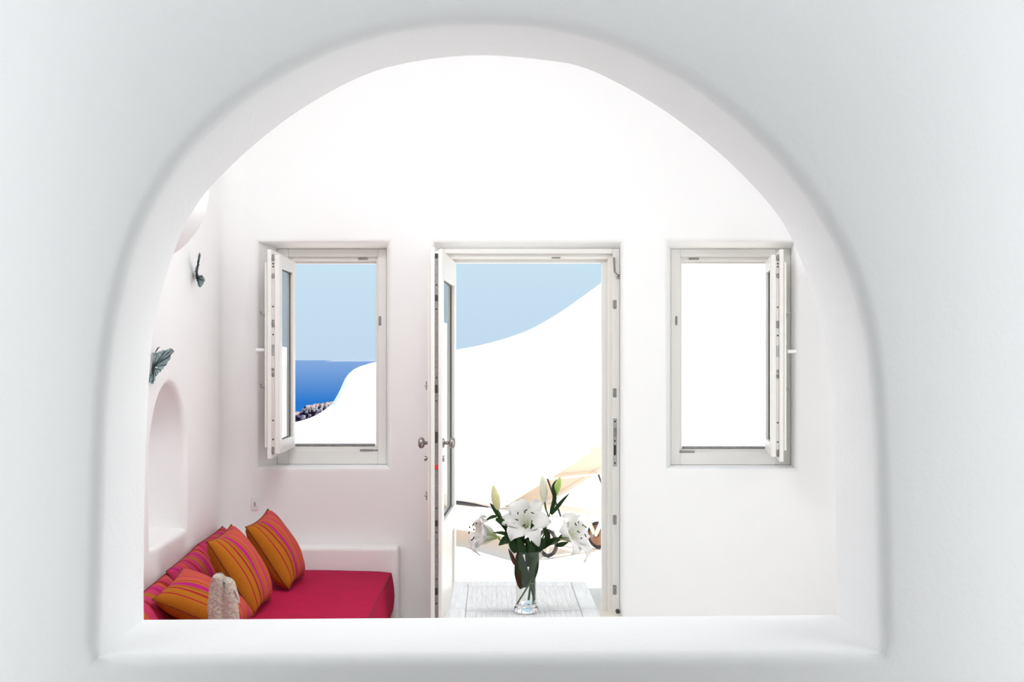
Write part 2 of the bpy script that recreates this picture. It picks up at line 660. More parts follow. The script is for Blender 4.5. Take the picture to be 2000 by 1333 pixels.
# left wall with arched niche
ny0, ny1, nz0, nz1 = 5.46, 6.12, 0.625, 1.355
niche = [Vector((XL, ny0, nz0))]
nc = (ny0 + ny1) / 2
hw = (ny1 - ny0) / 2
for k in range(0, 5):
    niche.append(Vector((XL, ny0, nz0 + (0.38) * (k + 1) / 5)))
for k in range(1, 24):
    a = math.pi - k / 24 * math.pi
    niche.append(Vector((XL, nc + hw * math.cos(a) * (1 - 0.10 * math.sin(a) ** 2), nz0 + 0.38 + (nz1 - nz0 - 0.38) * math.sin(a) ** 0.9)))
for k in range(5, -1, -1):
    niche.append(Vector((XL, ny1, nz0 + 0.38 * k / 5)))
for k in range(1, 6):
    niche.append(Vector((XL, ny1 + (ny0 - ny1) * k / 6, nz0)))
nn = contour_normals(niche, 1, 2)


def noff(d, X):
    return [Vector((X, p.y + q[0] * d, p.z + q[1] * d)) for p, q in zip(niche, nn)]


def nrect(y0, y1, z0, z1, X):
    out = []
    cz = 0.95
    for p in niche:
        dy, dz = p.y - nc, p.z - cz
        k = min((y1 - nc) / dy if dy > 1e-6 else 1e9, (y0 - nc) / dy if dy < -1e-6 else 1e9,
                (z1 - cz) / dz if dz > 1e-6 else 1e9, (z0 - cz) / dz if dz < -1e-6 else 1e9)
        out.append(Vector((X, nc + dy * k, cz + dz * k)))
    for c in ((y0, z0), (y0, z1), (y1, z0), (y1, z1)):
        i = min(range(len(out)), key=lambda q: (out[q].y - c[0]) ** 2 + (out[q].z - c[1]) ** 2)
        out[i] = Vector((X, c[0], c[1]))
    return out


mb = MB()
rs = [nrect(4.9, 6.6, 0.3, 1.7, XL), noff(0.03, XL)]
for k in range(1, 6):
    a = k / 5 * math.pi / 2
    rs.append(noff(0.03 * (1 - math.sin(a)), XL - 0.03 * (1 - math.cos(a))))
rs.append(noff(-0.01, XL - 0.17))
rs.append(noff(-0.05, XL - 0.22))
mb.rings(rs, True, False, True)
for (y0, y1, z0, z1) in ((YB, 4.9, FLOOR, CEIL), (6.6, YW, FLOOR, CEIL), (4.9, 6.6, FLOOR, 0.3), (4.9, 6.6, 1.7, CEIL)):
    mb.add([(XL, y0, z0), (XL, y1, z0), (XL, y1, z1), (XL, y0, z1)], [(0, 1, 2, 3)])
# soft inner corner with the window wall
cv = 0.12
col = []
for z in (FLOOR, CEIL):
    col.append([Vector((XL + cv - cv * math.cos(k / 10 * math.pi / 2), YW - cv + cv * math.sin(k / 10 * math.pi / 2), z)) for k in range(11)])
mb.rings(col, False)
struct(mb.build('wall_left', 'plaster', smooth=40))

# right wall of the same room, out of view
mb = MB().box(XR, XR + 0.05, YB, YW, FLOOR, CEIL)
struct(mb.build('wall_right', 'plaster'))
mb = MB()
vr = []
for k in range(25):
    a = math.pi * k / 24
    vr.append((0.5 * (XL + XR) - (XR - XL) / 2 * math.cos(a), 2.75 + 0.6 * math.sin(a)))
mb.rings([[Vector((x, YB, z)) for x, z in vr], [Vector((x, YW + 0.01, z)) for x, z in vr]], False)
struct(mb.build('ceiling', 'plaster', smooth=60))
mb = MB().box(XL - 0.4, XR + 0.1, YA, YX, FLOOR - 0.1, FLOOR)
struct(mb.build('floor', 'floor_tile'))

# plaster swelling where the vault starts, high on the left wall
mb = MB()
rs = []
for Y, k in ((YB, 1.0), (4.6, 1.0), (4.95, 0.98), (5.10, 0.93), (5.18, 0.85), (5.21, 0.7)):
    ring = []
    for q in range(13):
        a = q / 12 * math.pi / 2
        d = 0.37 * k
        ring.append(Vector((XL - 0.02 + (d + 0.02) * math.sin(a) ** 0.8, Y, 1.87 + 0.03 * (1 - k) + 0.30 * (1 - math.cos(a)))))
    ring.append(Vector((XL + 0.37 * k, Y, CEIL)))
    ring.append(Vector((XL - 0.02, Y, CEIL)))
    rs.append(ring)
mb.rings(rs, True, True, True)
struct(mb.build('trim_1', 'plaster', smooth=50))

# ------------------------------------------------------------------ front room around the camera
struct(MB().box(FX0 - 0.05, FX0, -1.95, YA, FLOOR, FZ1).build('wall_entry_west', 'plaster_front'))
struct(MB().box(FX1, FX1 + 0.05, -1.95, YA, FLOOR, FZ1).build('wall_entry_east', 'plaster_front'))
struct(MB().box(FX0, FX1, -1.95, -1.9, FLOOR, FZ1).build('wall_entry_south', 'plaster_front'))
struct(MB().box(FX0, FX1, -1.95, YA, FZ1, FZ1 + 0.05).build('ceiling_entry', 'plaster_front'))
struct(MB().box(FX0, FX1, -1.95, YA, FLOOR - 0.1, FLOOR).build('floor_entry', 'floor_tile'))


# ------------------------------------------------------------------ windows
def frame_rect(root, name, r, w4, y0, y1, material, bev=0.004):
    """four separate members: stiles run full height, rails between. w4 = left,right,bottom,top widths"""
    x0, x1, z0, z1 = r
    wl, wr, wb, wt = w4
    if wl:
        MB().bbox(x0, x0 + wl, y0, y1, z0, z1, bev).build(name + '_stile', material, root)
    if wr:
        MB().bbox(x1 - wr, x1, y0, y1, z0, z1, bev).build(name + '_stile', material, root)
    if wb:
        MB().bbox(x0 + wl, x1 - wr, y0, y1, z0, z0 + wb, bev).build(name + '_rail', material, root)
    if wt:
        MB().bbox(x0 + wl, x1 - wr, y0, y1, z1 - wt, z1, bev).build(name + '_rail', material, root)


def leaf_matrix(hinge, free, sign):
    """local u: hinge->free edge, t: outdoor face -> room face, z up"""
    u = Vector((free[0] - hinge[0], free[1] - hinge[1], 0))
    Wd = u.length
    u.normalize()
    t = Vector((-sign, 0, 0))
    t = (t - u * t.dot(u)).normalized()
    M = Matrix(((u.x, t.x, 0, hinge[0]), (u.y, t.y, 0, hinge[1]), (0, 0, 1, 0), (0, 0, 0, 1)))
    return M, Wd


def screw_dots(root, M, u, t0, t1, zs, material='dark_metal', r=0.004):
    for z in zs:
        MB().bbox(u, u + 0.003, (t0 + t1) / 2 - r, (t0 + t1) / 2 + r, z - r, z + r, 0.002, 1, M).build('screw', material, root)


def window_sash(root, hinge, free, sign, zb, zt, zfb, zft):
    """zb..zt block height, zfb..zft height of the overlapping flange"""
    M, Wd = leaf_matrix(hinge, free, sign)
    st, rl_ = 0.085, 0.07
    # outdoor half of the sash: two stiles, two rails round the pane
    sash = MB()
    for (a, b_) in ((0, st), (Wd - st, Wd)):
        sash.bbox(a, b_, 0, 0.028, zb, zt, 0.004, 1, M)
    for (a, b_) in ((zb, zb + rl_), (zt - rl_, zt)):
        sash.bbox(st, Wd - st, 0, 0.028, a, b_, 0.004, 1, M)
    # flange half
    for (a, b_) in ((-0.012, st), (Wd - st, Wd + 0.008)):
        sash.bbox(a, b_, 0.043, 0.066, zfb, zft, 0.004, 1, M)
    for (a, b_) in ((zfb, zb + rl_), (zt - rl_, zft)):
        sash.bbox(st, Wd - st, 0.043, 0.066, a, b_, 0.004, 1, M)
    # web between the halves
    for (a, b_) in ((0.01, st), (Wd - st, Wd - 0.008)):
        sash.box(a, b_, 0.028, 0.043, zb + 0.01, zt - 0.01, M)
    for (a, b_) in ((zb + 0.01, zb + rl_), (zt - rl_, zt - 0.01)):
        sash.box(st, Wd - st, 0.028, 0.043, a, b_, M)
    so = sash.build('sash', 'white_paint', root)
    MB().box(st - 0.01, Wd - st + 0.01, 0.018, 0.022, zb + rl_ - 0.01, zt - rl_ + 0.01, M).build('pane', 'pane_glass', so)
    g = MB()
    for (a, b_, c, d) in ((st, st + 0.006, zb + rl_, zt - rl_), (Wd - st - 0.006, Wd - st, zb + rl_, zt - rl_),
                          (st, Wd - st, zb + rl_, zb + rl_ + 0.005), (st, Wd - st, zt - rl_ - 0.005, zt - rl_)):
        g.box(a, b_, 0.0145, 0.018, c, d, M)
    g.build('gasket', 'gasket', so)
    # indoor shutter panel fixed behind the pane
    MB().bbox(0.02, Wd - 0.004, 0.067, 0.082, zb + 0.035, zt - 0.04, 0.004, 1, M).build('shutter_panel', 'white_paint', so)
    # espagnolette strip in the groove of the free edge
    ls = MB().box(Wd - 0.008, Wd - 0.005, 0.029, 0.042, zb + 0.02, zt - 0.02, M).build('lock_strip', 'paint_rebate', so)
    h = zt - zb
    zs = [zb + h * q for q in (0.075, 0.17, 0.60, 0.74, 0.94, 0.955)]
    screw_dots(so, M, Wd - 0.005, 0.029, 0.042, zs)
    for q, hh in ((0.655, 0.02), (0.40, 0.012), (0.425, 0.008), (0.895, 0.012), (0.02, 0.02), (0.985, 0.018)):
        MB().bbox(Wd - 0.005, Wd + 0.004, 0.030, 0.041, zb + h * q - hh, zb + h * q + hh, 0.003, 1, M).build('lock_cam', 'worn_steel', so)
    MB().bbox(Wd - 0.005, Wd - 0.001, 0.029, 0.042, zb + h * 0.495, zb + h * 0.55, 0.002, 1, M).build('lock_case', 'steel', so)
    # handle on the shutter side
    zh = zb + h * 0.522
    hd = MB()
    hd.bbox(Wd - 0.055, Wd - 0.030, 0.082, 0.090, zh - 0.035, zh + 0.035, 0.003, 1, M)
    ho = hd.build('handle_plate', 'steel', so)
    MB().tube([M @ Vector((Wd - 0.042, 0.088, zh)), M @ Vector((Wd - 0.042, 0.125, zh)), M @ Vector((Wd - 0.045, 0.135, zh))], 0.010, 10).build('handle', 'white_plastic', so, smooth=50)
    for q in (0.70, 0.335):
        z = zb + h * q
        MB().tube([M @ Vector((Wd - 0.02, 0.080, z)), M @ Vector((Wd - 0.02, 0.105, z)), M @ Vector((Wd - 0.02, 0.105, z + 0.018))], 0.004, 8).build('shutter_latch', 'pewter', so, smooth=50)
        MB().bbox(Wd - 0.03, Wd - 0.012, 0.082, 0.086, z - 0.012, z + 0.012, 0.002, 1, M).build('latch_plate', 'pewter', so)
    # hinge knuckles
    for z in (zb + 0.04, zt - 0.04):
        MB().tube([M @ Vector((-0.012, 0.05, z - 0.03)), M @ Vector((-0.012, 0.05, z + 0.03))], 0.008, 10).build('hinge', 'steel', so, smooth=50)
    return M, Wd


def window(name, Rf, clear, side):
    x0, x1, z0, z1 = Rf
    c0, c1, d0, d1 = clear
    root = empty(name, ((x0 + x1) / 2, YF, z0), kind='structure')
    g = 0.001
    R = (x0 + g, x1 - g, z0 + g, z1 - g)
    wl, wr = c0 - x0, x1 - c1
    wb, wt = d0 - z0, z1 - d1
    frame_rect(root, 'frame', R, (wl * .72, wr * .72, wb * .80, wt * .55), YF, YF + 0.05, 'white_paint')
    frame_rect(root, 'rebate', (x0 + wl * .5, x1 - wr * .5, z0 + wb * .5, z1 - wt * .4), (wl * .42, wr * .42, wb * .46, wt * .45), YF + 0.035, YF + 0.085, 'white_paint', 0.003)
    frame_rect(root, 'bead', (x0 + wl * .7, x1 - wr * .7, z0 + wb * .7, z1 - wt * .7), (wl * .3, wr * .3, wb * .27, wt * .3), YF + 0.075, YF + 0.11, 'white_paint', 0.002)
    # rain bar along the bottom
    MB().bbox(c0 + 0.005, c1 - 0.005, YF + 0.05, YF + 0.10, d0 - 0.004, d0 + 0.010, 0.003).build('drip_bar', 'worn_steel', root)
    return root


# left window: clear opening in pixels at its depth
YC = YF + 0.10
W1 = window('window_1', HOLES[0][1], (X_at(576, YC), X_at(735, YC), Z_at(870, YC), Z_at(516, YC)), 1)
window_sash(W1, (X_at(577, 7.18), 7.18), (X_at(546, 6.66), 6.66), 1, 0.950, 2.034, 0.925, 2.062)
W2 = window('window_2', HOLES[2][1], (X_at(1330, YC), X_at(1497, YC), Z_at(875, YC), Z_at(516, YC)), -1)
window_sash(W2, (X_at(1494, 7.18), 7.18), (X_at(1506, 6.66), 6.66), -1, 0.935, 2.034, 0.910, 2.062)


def plate(root, px, py, wpx, hpx, Y, material='worn_steel', d=0.006, name='strike_plate'):
    c = P(px, py, Y)
    w_, h_ = wpx / F * Y / 2, hpx / F * Y / 2
    return MB().bbox(c.x - w_, c.x + w_, Y - d, Y + 0.012, c.z - h_, c.z + h_, 0.003).build(name, material, root)


for root, pts in ((W1, ((709, 506, 19, 4), (742, 627, 5, 18), (716, 880, 26, 4), (732, 880, 12, 3))), (W2, ((1355, 506, 20, 4), (1321, 627, 4, 18), (1342, 883, 30, 4)))):
    for (px, py, w_, h_) in pts:
        plate(root, px, py, w_, h_, YF - 0.0005 if py > 560 else YF + 0.034)

# ------------------------------------------------------------------ door
YD = 7.08
D1 = empty('door_1', (X_at(1030, YD), YD, FLOOR), kind='structure')
dh = HOLES[1][1]
zc = Z_at(515, 7.2)
xl_, xr_ = X_at(890, 7.2), X_at(1174, 7.2)
# frame: outer, middle and inner steps
frame_rect(D1, 'frame', (dh[0] + .001, dh[1] - .001, FLOOR, dh[3] - .001), (X_at(866, YD) - dh[0], dh[1] - X_at(1197, YD), 0, 0.030), YD, YD + 0.05, 'white_paint')
frame_rect(D1, 'rebate', (dh[0] + .02, dh[1] - 0.03, FLOOR, dh[3] - .025), (X_at(880, YD) - dh[0] - .02, (dh[1] - .03) - X_at(1187, YD + .04), 0, 0.035), YD + 0.04, YD + 0.09, 'white_paint', 0.003)
frame_rect(D1, 'bead', (dh[0] + .04, dh[1] - 0.05, FLOOR, dh[3] - .045), (xl_ - dh[0] - .04, (dh[1] - .05) - xr_, 0, (dh[3] - .045) - zc), YD + 0.085, YD + 0.13, 'white_paint', 0.003)
plate(D1, 1086, 504, 18, 3, YD + 0.039)
for py, hh in ((595, 17), (768, 18), (1016, 19), (1153, 19)):
    plate(D1, 1200.5, py, 7, hh, YD - 0.0005, 'worn_steel', 0.004)
MBs = plate(D1, 1201, 865, 7.5, 94, YD - 0.0005, 'steel', 0.003, 'lock_plate')
plate(D1, 1201.5, 845, 6, 17, YD - 0.004, 'worn_steel', 0.004, 'latch_slot')
plate(D1, 1201, 880, 4.5, 20, YD - 0.004, 'dark_metal', 0.003, 'bolt_slot')
for py in (824, 862, 905):
    plate(D1, 1201, py, 3, 4, YD - 0.004, 'dark_metal', 0.003, 'screw')
# night latch hook at the top of the right jamb
MB().tube([P(1199, 503, 7.065), P(1200, 530, 7.065), P(1208, 541, 7.03)], 0.006, 8).build('hook_arm', 'pewter', D1, smooth=50)
MB().tube([P(1208, 541, 7.03) + Vector((0.012 * math.cos(a), 0, 0.012 * math.sin(a))) for a in [k / 10 * 2 * math.pi for k in range(11)]], 0.004, 6).build('hook_ring', 'pewter', D1, smooth=50)
MB().bbox(X_at(1203, 7.0), X_at(1211, 7.0), 6.99, 7.03, Z_at(1199, 7.0), Z_at(1192, 7.0), 0.005).build('floor_bolt', 'dark_metal', D1)

# open leaf
M, Wd = leaf_matrix((X_at(891, 7.15), 7.15), (X_at(863.5, 6.23), 6.23), 1)
zt, zb_ = 2.026, FLOOR + 0.012
st = 0.115
lf = MB()
gz0, gz1 = 0.625, 1.885
pz0, pz1 = 0.10, 0.50
for (t0, t1) in ((0, 0.020), (0.038, 0.060)):
    e_ = 0.008 if t0 else 0
    for (a, b_) in ((-e_, st), (Wd - st, Wd + e_)):
        lf.bbox(a, b_, t0, t1, zb_, zt + e_ * 1.5, 0.004, 1, M)
    for (a, b_) in ((zb_, pz0), (pz1, gz0), (gz1, zt + e_ * 1.5)):
        lf.bbox(st, Wd - st, t0, t1, a, b_, 0.004, 1, M)
for (a, b_) in ((0.01, st), (Wd - st, Wd - 0.008)):
    lf.box(a, b_, 0.02, 0.038, zb_, zt - .01, M)
for (a, b_) in ((zb_, pz0), (pz1, gz0), (gz1, zt - .01)):
    lf.box(st, Wd - st, 0.02, 0.038, a, b_, M)
leaf = lf.build('door_leaf', 'white_paint', D1)
MB().box(st - .01, Wd - st + .01, 0.022, 0.027, gz0 - .01, gz1 + .01, M).build('pane', 'pane_glass', leaf)
g = MB()
for (a, b_, c, d) in ((st, st + 0.006, gz0, gz1), (Wd - st - 0.006, Wd - st, gz0, gz1), (st, Wd - st, gz0, gz0 + .005), (st, Wd - st, gz1 - .005, gz1)):
    g.box(a, b_, 0.0185, 0.022, c, d, M)
g.build('gasket', 'gasket', leaf)
MB().bbox(st - .01, Wd - st + .01, 0.012, 0.032, pz0 - .01, pz1 + .01, 0.002, 1, M).build('lower_panel', 'white_paint', leaf)
MB().bbox(0.03, Wd - 0.004, 0.061, 0.074, gz0 - 0.08, gz1 + 0.07, 0.004, 1, M).build('shutter_panel', 'white_paint', leaf)
MB().box(Wd - 0.008, Wd - 0.005, 0.021, 0.037, zb_ + 0.01, zt - 0.02, M).build('lock_strip', 'worn_steel', leaf)


def zleaf(py):
    return Z_at(py, 6.23)


for py, hh in ((500, 10), (582, 12), (760, 16), (855, 22), (1023, 12), (1156, 14)):
    MB().bbox(Wd - 0.005, Wd + 0.002, 0.023, 0.035, zleaf(py + hh / 2), zleaf(py - hh / 2), 0.003, 1, M).build('lock_cam', 'dark_metal', leaf)
screw_dots(leaf, M, Wd - 0.005, 0.021, 0.037, [zleaf(q) for q in (557, 604, 738, 784, 994, 1041, 1132, 1180)])
MB().bbox(Wd - 0.005, Wd - 0.003, 0.021, 0.037, zleaf(918), zleaf(909), 0.001, 1, M).build('marker_tape', 'red_tag', leaf)
# knobs on both faces, small thumb-turn below
uk = Wd - 0.045
for sgn, t0 in ((-1, 0.0), (1, 0.062)):
    zk = zleaf(867)
    q = M @ Vector((uk, t0, zk))
    dv = (M.to_3x3() @ Vector((0, sgn, 0))).normalized()
    R = dv.to_track_quat('Z', 'Y').to_matrix().to_4x4()
    T = Matrix.Translation(q) @ R
    MB().lathe([(0.0, 0), (0.024, 0), (0.024, 0.006), (0.018, 0.010), (0.0, 0.010)], 20, T).build('rose', 'pewter', leaf, smooth=40)
    pr = [(0.009, 0.006), (0.009, 0.030)] + [(0.012 + 0.017 * math.sin(a), 0.048 - 0.016 * math.cos(a)) for a in [k / 10 * math.pi for k in range(11)]] + [(0.0, 0.064)]
    kb = MB().lathe(pr, 20, T)
    kb.build('knob', 'pewter', leaf, smooth=60)
    z2 = zleaf(898)
    q = M @ Vector((uk, t0, z2))
    T = Matrix.Translation(q) @ R
    MB().lathe([(0.0, 0), (0.016, 0), (0.016, 0.008), (0.0, 0.008)], 16, T).build('keyhole_plate', 'pewter', leaf, smooth=40)
    if sgn == 1:
        MB().lathe([(0.006, 0.006), (0.006, 0.018), (0.013, 0.022), (0.013, 0.032), (0, 0.034)], 14, T).build('thumb_turn', 'pewter', leaf, smooth=40)
for py in (754, 970):
    z = zleaf(py)
    u0 = Wd - 0.02
    MB().tube([M @ Vector((u0, 0.072, z)), M @ Vector((u0, 0.092, z))], 0.004, 8).build('shutter_latch', 'pewter', leaf, smooth=50)
    MB().tube([M @ Vector((u0, 0.082, z - 0.022)), M @ Vector((u0, 0.082, z + 0.022))], 0.003, 8).build('latch_bar', 'pewter', leaf, smooth=50)

# ------------------------------------------------------------------ bench, mattress, cushions
SEAT = 0.300
bx1 = -0.557
mb = MB()
mb.bbox(XL + 0.002, bx1 + 0.03, YB + 0.002, 6.86, FLOOR, 0.02, 0.02, 3)
bench = empty('plaster_bench', ((XL + bx1) / 2, 5.5, FLOOR), 'white built-in plaster bench with raised ledge below left window', 'bench')
mb.build('base', 'plaster', bench, smooth=40)
MB().bbox(XL + 0.002, X_at(779, 6.86), 6.86, 6.998, FLOOR, Z_at(1070, 6.86), 0.025, 4).build('ledge', 'plaster', bench, smooth=40)

# mattress with piping seam
mat_ob = empty('mattress', ((XL + bx1) / 2, 5.5, 0.02), 'magenta ribbed daybed mattress lying on the white bench', 'mattress')
mb = MB()
mx0, mx1, my0, my1, mz0 = XL + 0.01, bx1, 4.3, 6.845, 0.022
NX, NY = 24, 50
prof = []


def mtop(u, v):
    return SEAT + 0.004 * math.sin(9 * u + 3 * v) * math.sin(7 * v) - 0.012 * (abs(2 * u - 1) ** 8) - 0.012 * (abs(2 * v - 1) ** 16)


rs = []
for i in range(NX + 1):
    u = i / NX
    rs.append([Vector((mx0 + (mx1 - mx0) * u, my0 + (my1 - my0) * v / NY, mtop(u, v / NY))) for v in range(NY + 1)])
# top skin plus side skirt bulging slightly
k = len(mb.v)
mb.rings(rs, False)
loop = [rs[i][0] for i in range(NX + 1)] + [rs[NX][v] for v in range(1, NY + 1)] + [rs[i][NY] for i in range(NX - 1, -1, -1)] + [rs[0][v] for v in range(NY - 1, 0, -1)]
cx_, cy_ = (mx0 + mx1) / 2, (my0 + my1) / 2
side = [loop]
for q in range(1, 7):
    s_ = q / 6
    bul = 0.016 * math.sin(math.pi * s_) + (-0.012 if q == 6 else 0)
    ring = []
    for p in loop:
        ring.append(Vector((p.x + bul * (1 if p.x > cx_ + .4 else (-0.2 if p.x < cx_ - .4 else 0)), p.y + bul * (1 if p.y > my1 - .01 else 0) * 0.3, p.z + (mz0 - p.z) * s_)))
    side.append(ring)
mb.rings(side, True, False, True)
ob = mb.build('cover', 'magenta', mat_ob, smooth=60)
pipe = MB().tube([(mx1 - 0.002, my0 + 0.02 + (my1 - 0.06 - my0) * k / 30, mtop(1, k / 30) - 0.002) for k in range(31)], 0.0045, 8)
mat('magenta_piping', lin((140, 12, 50)), 0.9)
pipe.build('piping', 'magenta_piping', mat_ob, smooth=60)


def pillow(name, corners, thick, material, label, group, seed=0, pinch=0.08, nseg=26, sag=0.16):
    """corners: top-near, top-far, bottom-near, bottom-far; face side is +normal"""
    tn, tf, bn, bf = [Vector(c) for c in corners]
    nrm = (tf - tn).cross(bn - tn).normalized()
    if nrm.x < 0:
        nrm = -nrm
    rnd = random.Random(seed)
    ph = [rnd.uniform(0, 6) for _ in range(6)]
    vs, uvs, fs = [], [], []
    for side_ in (1, -1):
        base = len(vs)
        for i in range(nseg + 1):
            for j in range(nseg + 1):
                u, v = i / nseg * 2 - 1, j / nseg * 2 - 1
                uu = u * (1 - pinch * (1 - v * v) ** 1.0) * (1 - sag * max(0, v) ** 5)
                vv = v * (1 - pinch * (1 - u * u) ** 1.0)
                a, b_ = (uu + 1) / 2, (vv + 1) / 2
                p = (tn.lerp(tf, a)).lerp(bn.lerp(bf, a), b_)
                h = max(0.0, (1 - u * u)) ** 0.5 * max(0.0, (1 - v * v)) ** 0.5
                h = h ** 0.85
                wr = 0.05 * math.sin(5 * u + ph[0]) * math.sin(4 * v + ph[1]) + 0.035 * math.sin(11 * u + 3 * v + ph[2]) * (u * u + v * v)
                d = thick * 0.5 * h * (1 + wr)
                vs.append(p + nrm * d * side_)
                uvs.append((i / nseg, j / nseg))
        for i in range(nseg):
            for j in range(nseg):
                a = base + i * (nseg + 1) + j
                q = (a, a + 1, a + nseg + 2, a + nseg + 1)
                fs.append(q if side_ > 0 else q[::-1])
    mb = MB()
    mb.v, mb.f = vs, fs
    c = (bn + bf) / 2
    root = empty(name, c, label, 'cushion', group)
    me = bpy.data.meshes.new('cover')
    me.from_pydata([tuple(p - c) for p in vs], [], fs)
    ul = me.uv_layers.new(name='UVMap')
    for lp in me.loops:
        ul.data[lp.index].uv = uvs[lp.vertex_index]
    for p in me.polygons:
        p.use_smooth = True
    me.materials.append(MATS[material])
    bm = bmesh.new(); bm.from_mesh(me)
    bmesh.ops.remove_doubles(bm, verts=bm.verts, dist=0.0008)
    bmesh.ops.recalc_face_normals(bm, faces=bm.faces)
    bm.to_mesh(me); bm.free()
    ob = bpy.data.objects.new('cover', me)
    COL.objects.link(ob)
    ob.parent = root
    # seam around the edge
    pts = []
    for k in range(nseg + 1):
        pts.append((-1 + 2 * k / nseg, -1))
    for k in range(1, nseg + 1):
        pts.append((1, -1 + 2 * k / nseg))
    for k in range(1, nseg + 1):
        pts.append((1 - 2 * k / nseg, 1))
    for k in range(1, nseg + 1):
        pts.append((-1, 1 - 2 * k / nseg))
    w3 = []
    for u, v in pts:
        uu = u * (1 - pinch * (1 - v * v)) * (1 - sag * max(0, v) ** 5)
        vv = v * (1 - pinch * (1 - u * u))
        a, b_ = (uu + 1) / 2, (vv + 1) / 2
        w3.append((tn.lerp(tf, a)).lerp(bn.lerp(bf, a), b_))
    MB().tube(w3, 0.0028, 6, False).build('seam', 'seam', root, smooth=60)
    return root


mat('seam', lin((120, 52, 14)), 0.9)
G1 = 'striped scatter cushions on the daybed'
G2 = 'back cushions along the left wall'
zs = SEAT + 0.012
pillow('scatter_cushion', [(-1.235, 6.17, 0.625), (-1.205, 6.62, 0.66), (-1.02, 6.14, zs), (-1.0, 6.60, zs)], 0.185, 'stripes',
       'orange and magenta striped cushion farthest back, nearest the window wall', G1, 3)
pillow('scatter_cushion', [(-1.285, 5.54, 0.650), (-1.275, 6.02, 0.66), (-1.075, 5.54, zs), (-1.065, 5.98, zs)], 0.18, 'stripes',
       'striped orange cushion standing upright behind the pale coral stone', G1, 11)
pillow('scatter_cushion', [(-1.395, 5.05, 0.485), (-1.385, 5.49, 0.535), (-1.04, 5.02, zs + .03), (-1.05, 5.46, zs + .03)], 0.18, 'stripes',
       'striped orange and pink cushion lying back at the front left corner', G1, 23)
pillow('back_cushion', [(-1.490, 4.75, 0.47), (-1.490, 5.62, 0.49), (-1.37, 4.75, zs), (-1.37, 5.62, zs)], 0.13, 'stripes_pink',
       'pink striped back cushion below the niche, behind the nearest cushion', G2, 31, 0.04)
pillow('back_cushion', [(-1.488, 5.62, 0.50), (-1.488, 6.22, 0.53), (-1.37, 5.62, zs), (-1.37, 6.22, zs)], 0.14, 'stripes_pink',
       'reddish pink back cushion behind the upright middle cushion', G2, 37, 0.04)
pillow('back_cushion', [(-1.488, 6.22, 0.53), (-1.488, 6.80, 0.54), (-1.37, 6.22, zs), (-1.37, 6.80, zs)], 0.14, 'stripes_pink',
       'back cushion mostly hidden behind the farthest striped cushion', G2, 41, 0.04)

# coral-like stone standing on the mattress
mb = MB()
rs = []
YST = 4.90
cst = P(436, 1207, YST)
NS, NR = 26, 40
hst = 0.318


def stone_ring(s_):
    ring = []
    for j in range(NR):
        a = 2 * math.pi * j / NR
        da = (a + 1.50 + math.pi) % (2 * math.pi) - math.pi
        db = (a + 2.35 + math.pi) % (2 * math.pi) - math.pi
        lobe = 1 - 0.42 * math.exp(-da * da / 0.025) - 0.14 * math.exp(-db * db / 0.03) * (1 - s_)
        rx = 0.064 * (1 - 0.10 * s_)
        ry = 0.036
        w_ = 1 + 0.06 * math.sin(3 * a + 9 * s_) + 0.04 * math.sin(7 * a - 17 * s_) + 0.03 * random.uniform(-1, 1)
        cap = 1.0
        x = rx * math.cos(a) * lobe * w_
        y = ry * math.sin(a) * lobe * w_
        ring.append((x, y))
    return ring


for i in range(NS + 1):
    s_ = i / NS
    ring = []
    for x, y in stone_ring(s_):
        # top silhouette: taller on the left lobe, notch, lower shoulder on the right
        tx = x / 0.064
        top = 1.0 - 0.10 * max(0, tx + 0.15) ** 1.0 - 0.55 * max(0, abs(tx) - 0.62) - 0.16 * math.exp(-((tx - 0.10) / 0.12) ** 2)
        zz = SEAT + 0.004 + hst * top * math.sin(s_ * math.pi / 2) ** 0.9
        tp = 1 - 0.75 * max(0, s_ - 0.82) / 0.18
        ring.append(Vector((cst.x + x * (0.62 + 0.38 * tp) + 0.006 * (1 - s_), YST + y * tp, zz)))
    rs.append(ring)
mb.rings(rs, True, True, True)
st_ob = mb.build('coral_stone', 'stone', smooth=40, loc=(cst.x, YST, SEAT))
tag(st_ob, 'pale weathered coral stone standing upright between the striped cushions', 'stone')

# ------------------------------------------------------------------ butterflies on the left wall
def wing(mb, root, outline, bulge_n, bulge):
    """thin dished wing: fan of rings from root to outline, with thickness"""
    rt = Vector(root)
    n_ = Vector(bulge_n).normalized()
    K = 5
    front, back = [], []
    for lay, d in ((front, 0.0022), (back, -0.0022)):
        for k in range(K + 1):
            s_ = k / K
            lay.append([rt.lerp(Vector(p), s_) + n_ * (bulge * math.sin(math.pi * s_) + d + 0.002 * math.sin(11 * j) * s_) for j, p in enumerate(outline)])
    mb.rings(front, False)
    mb.rings(back, False)
    mb.rings([front[-1], back[-1]], False)


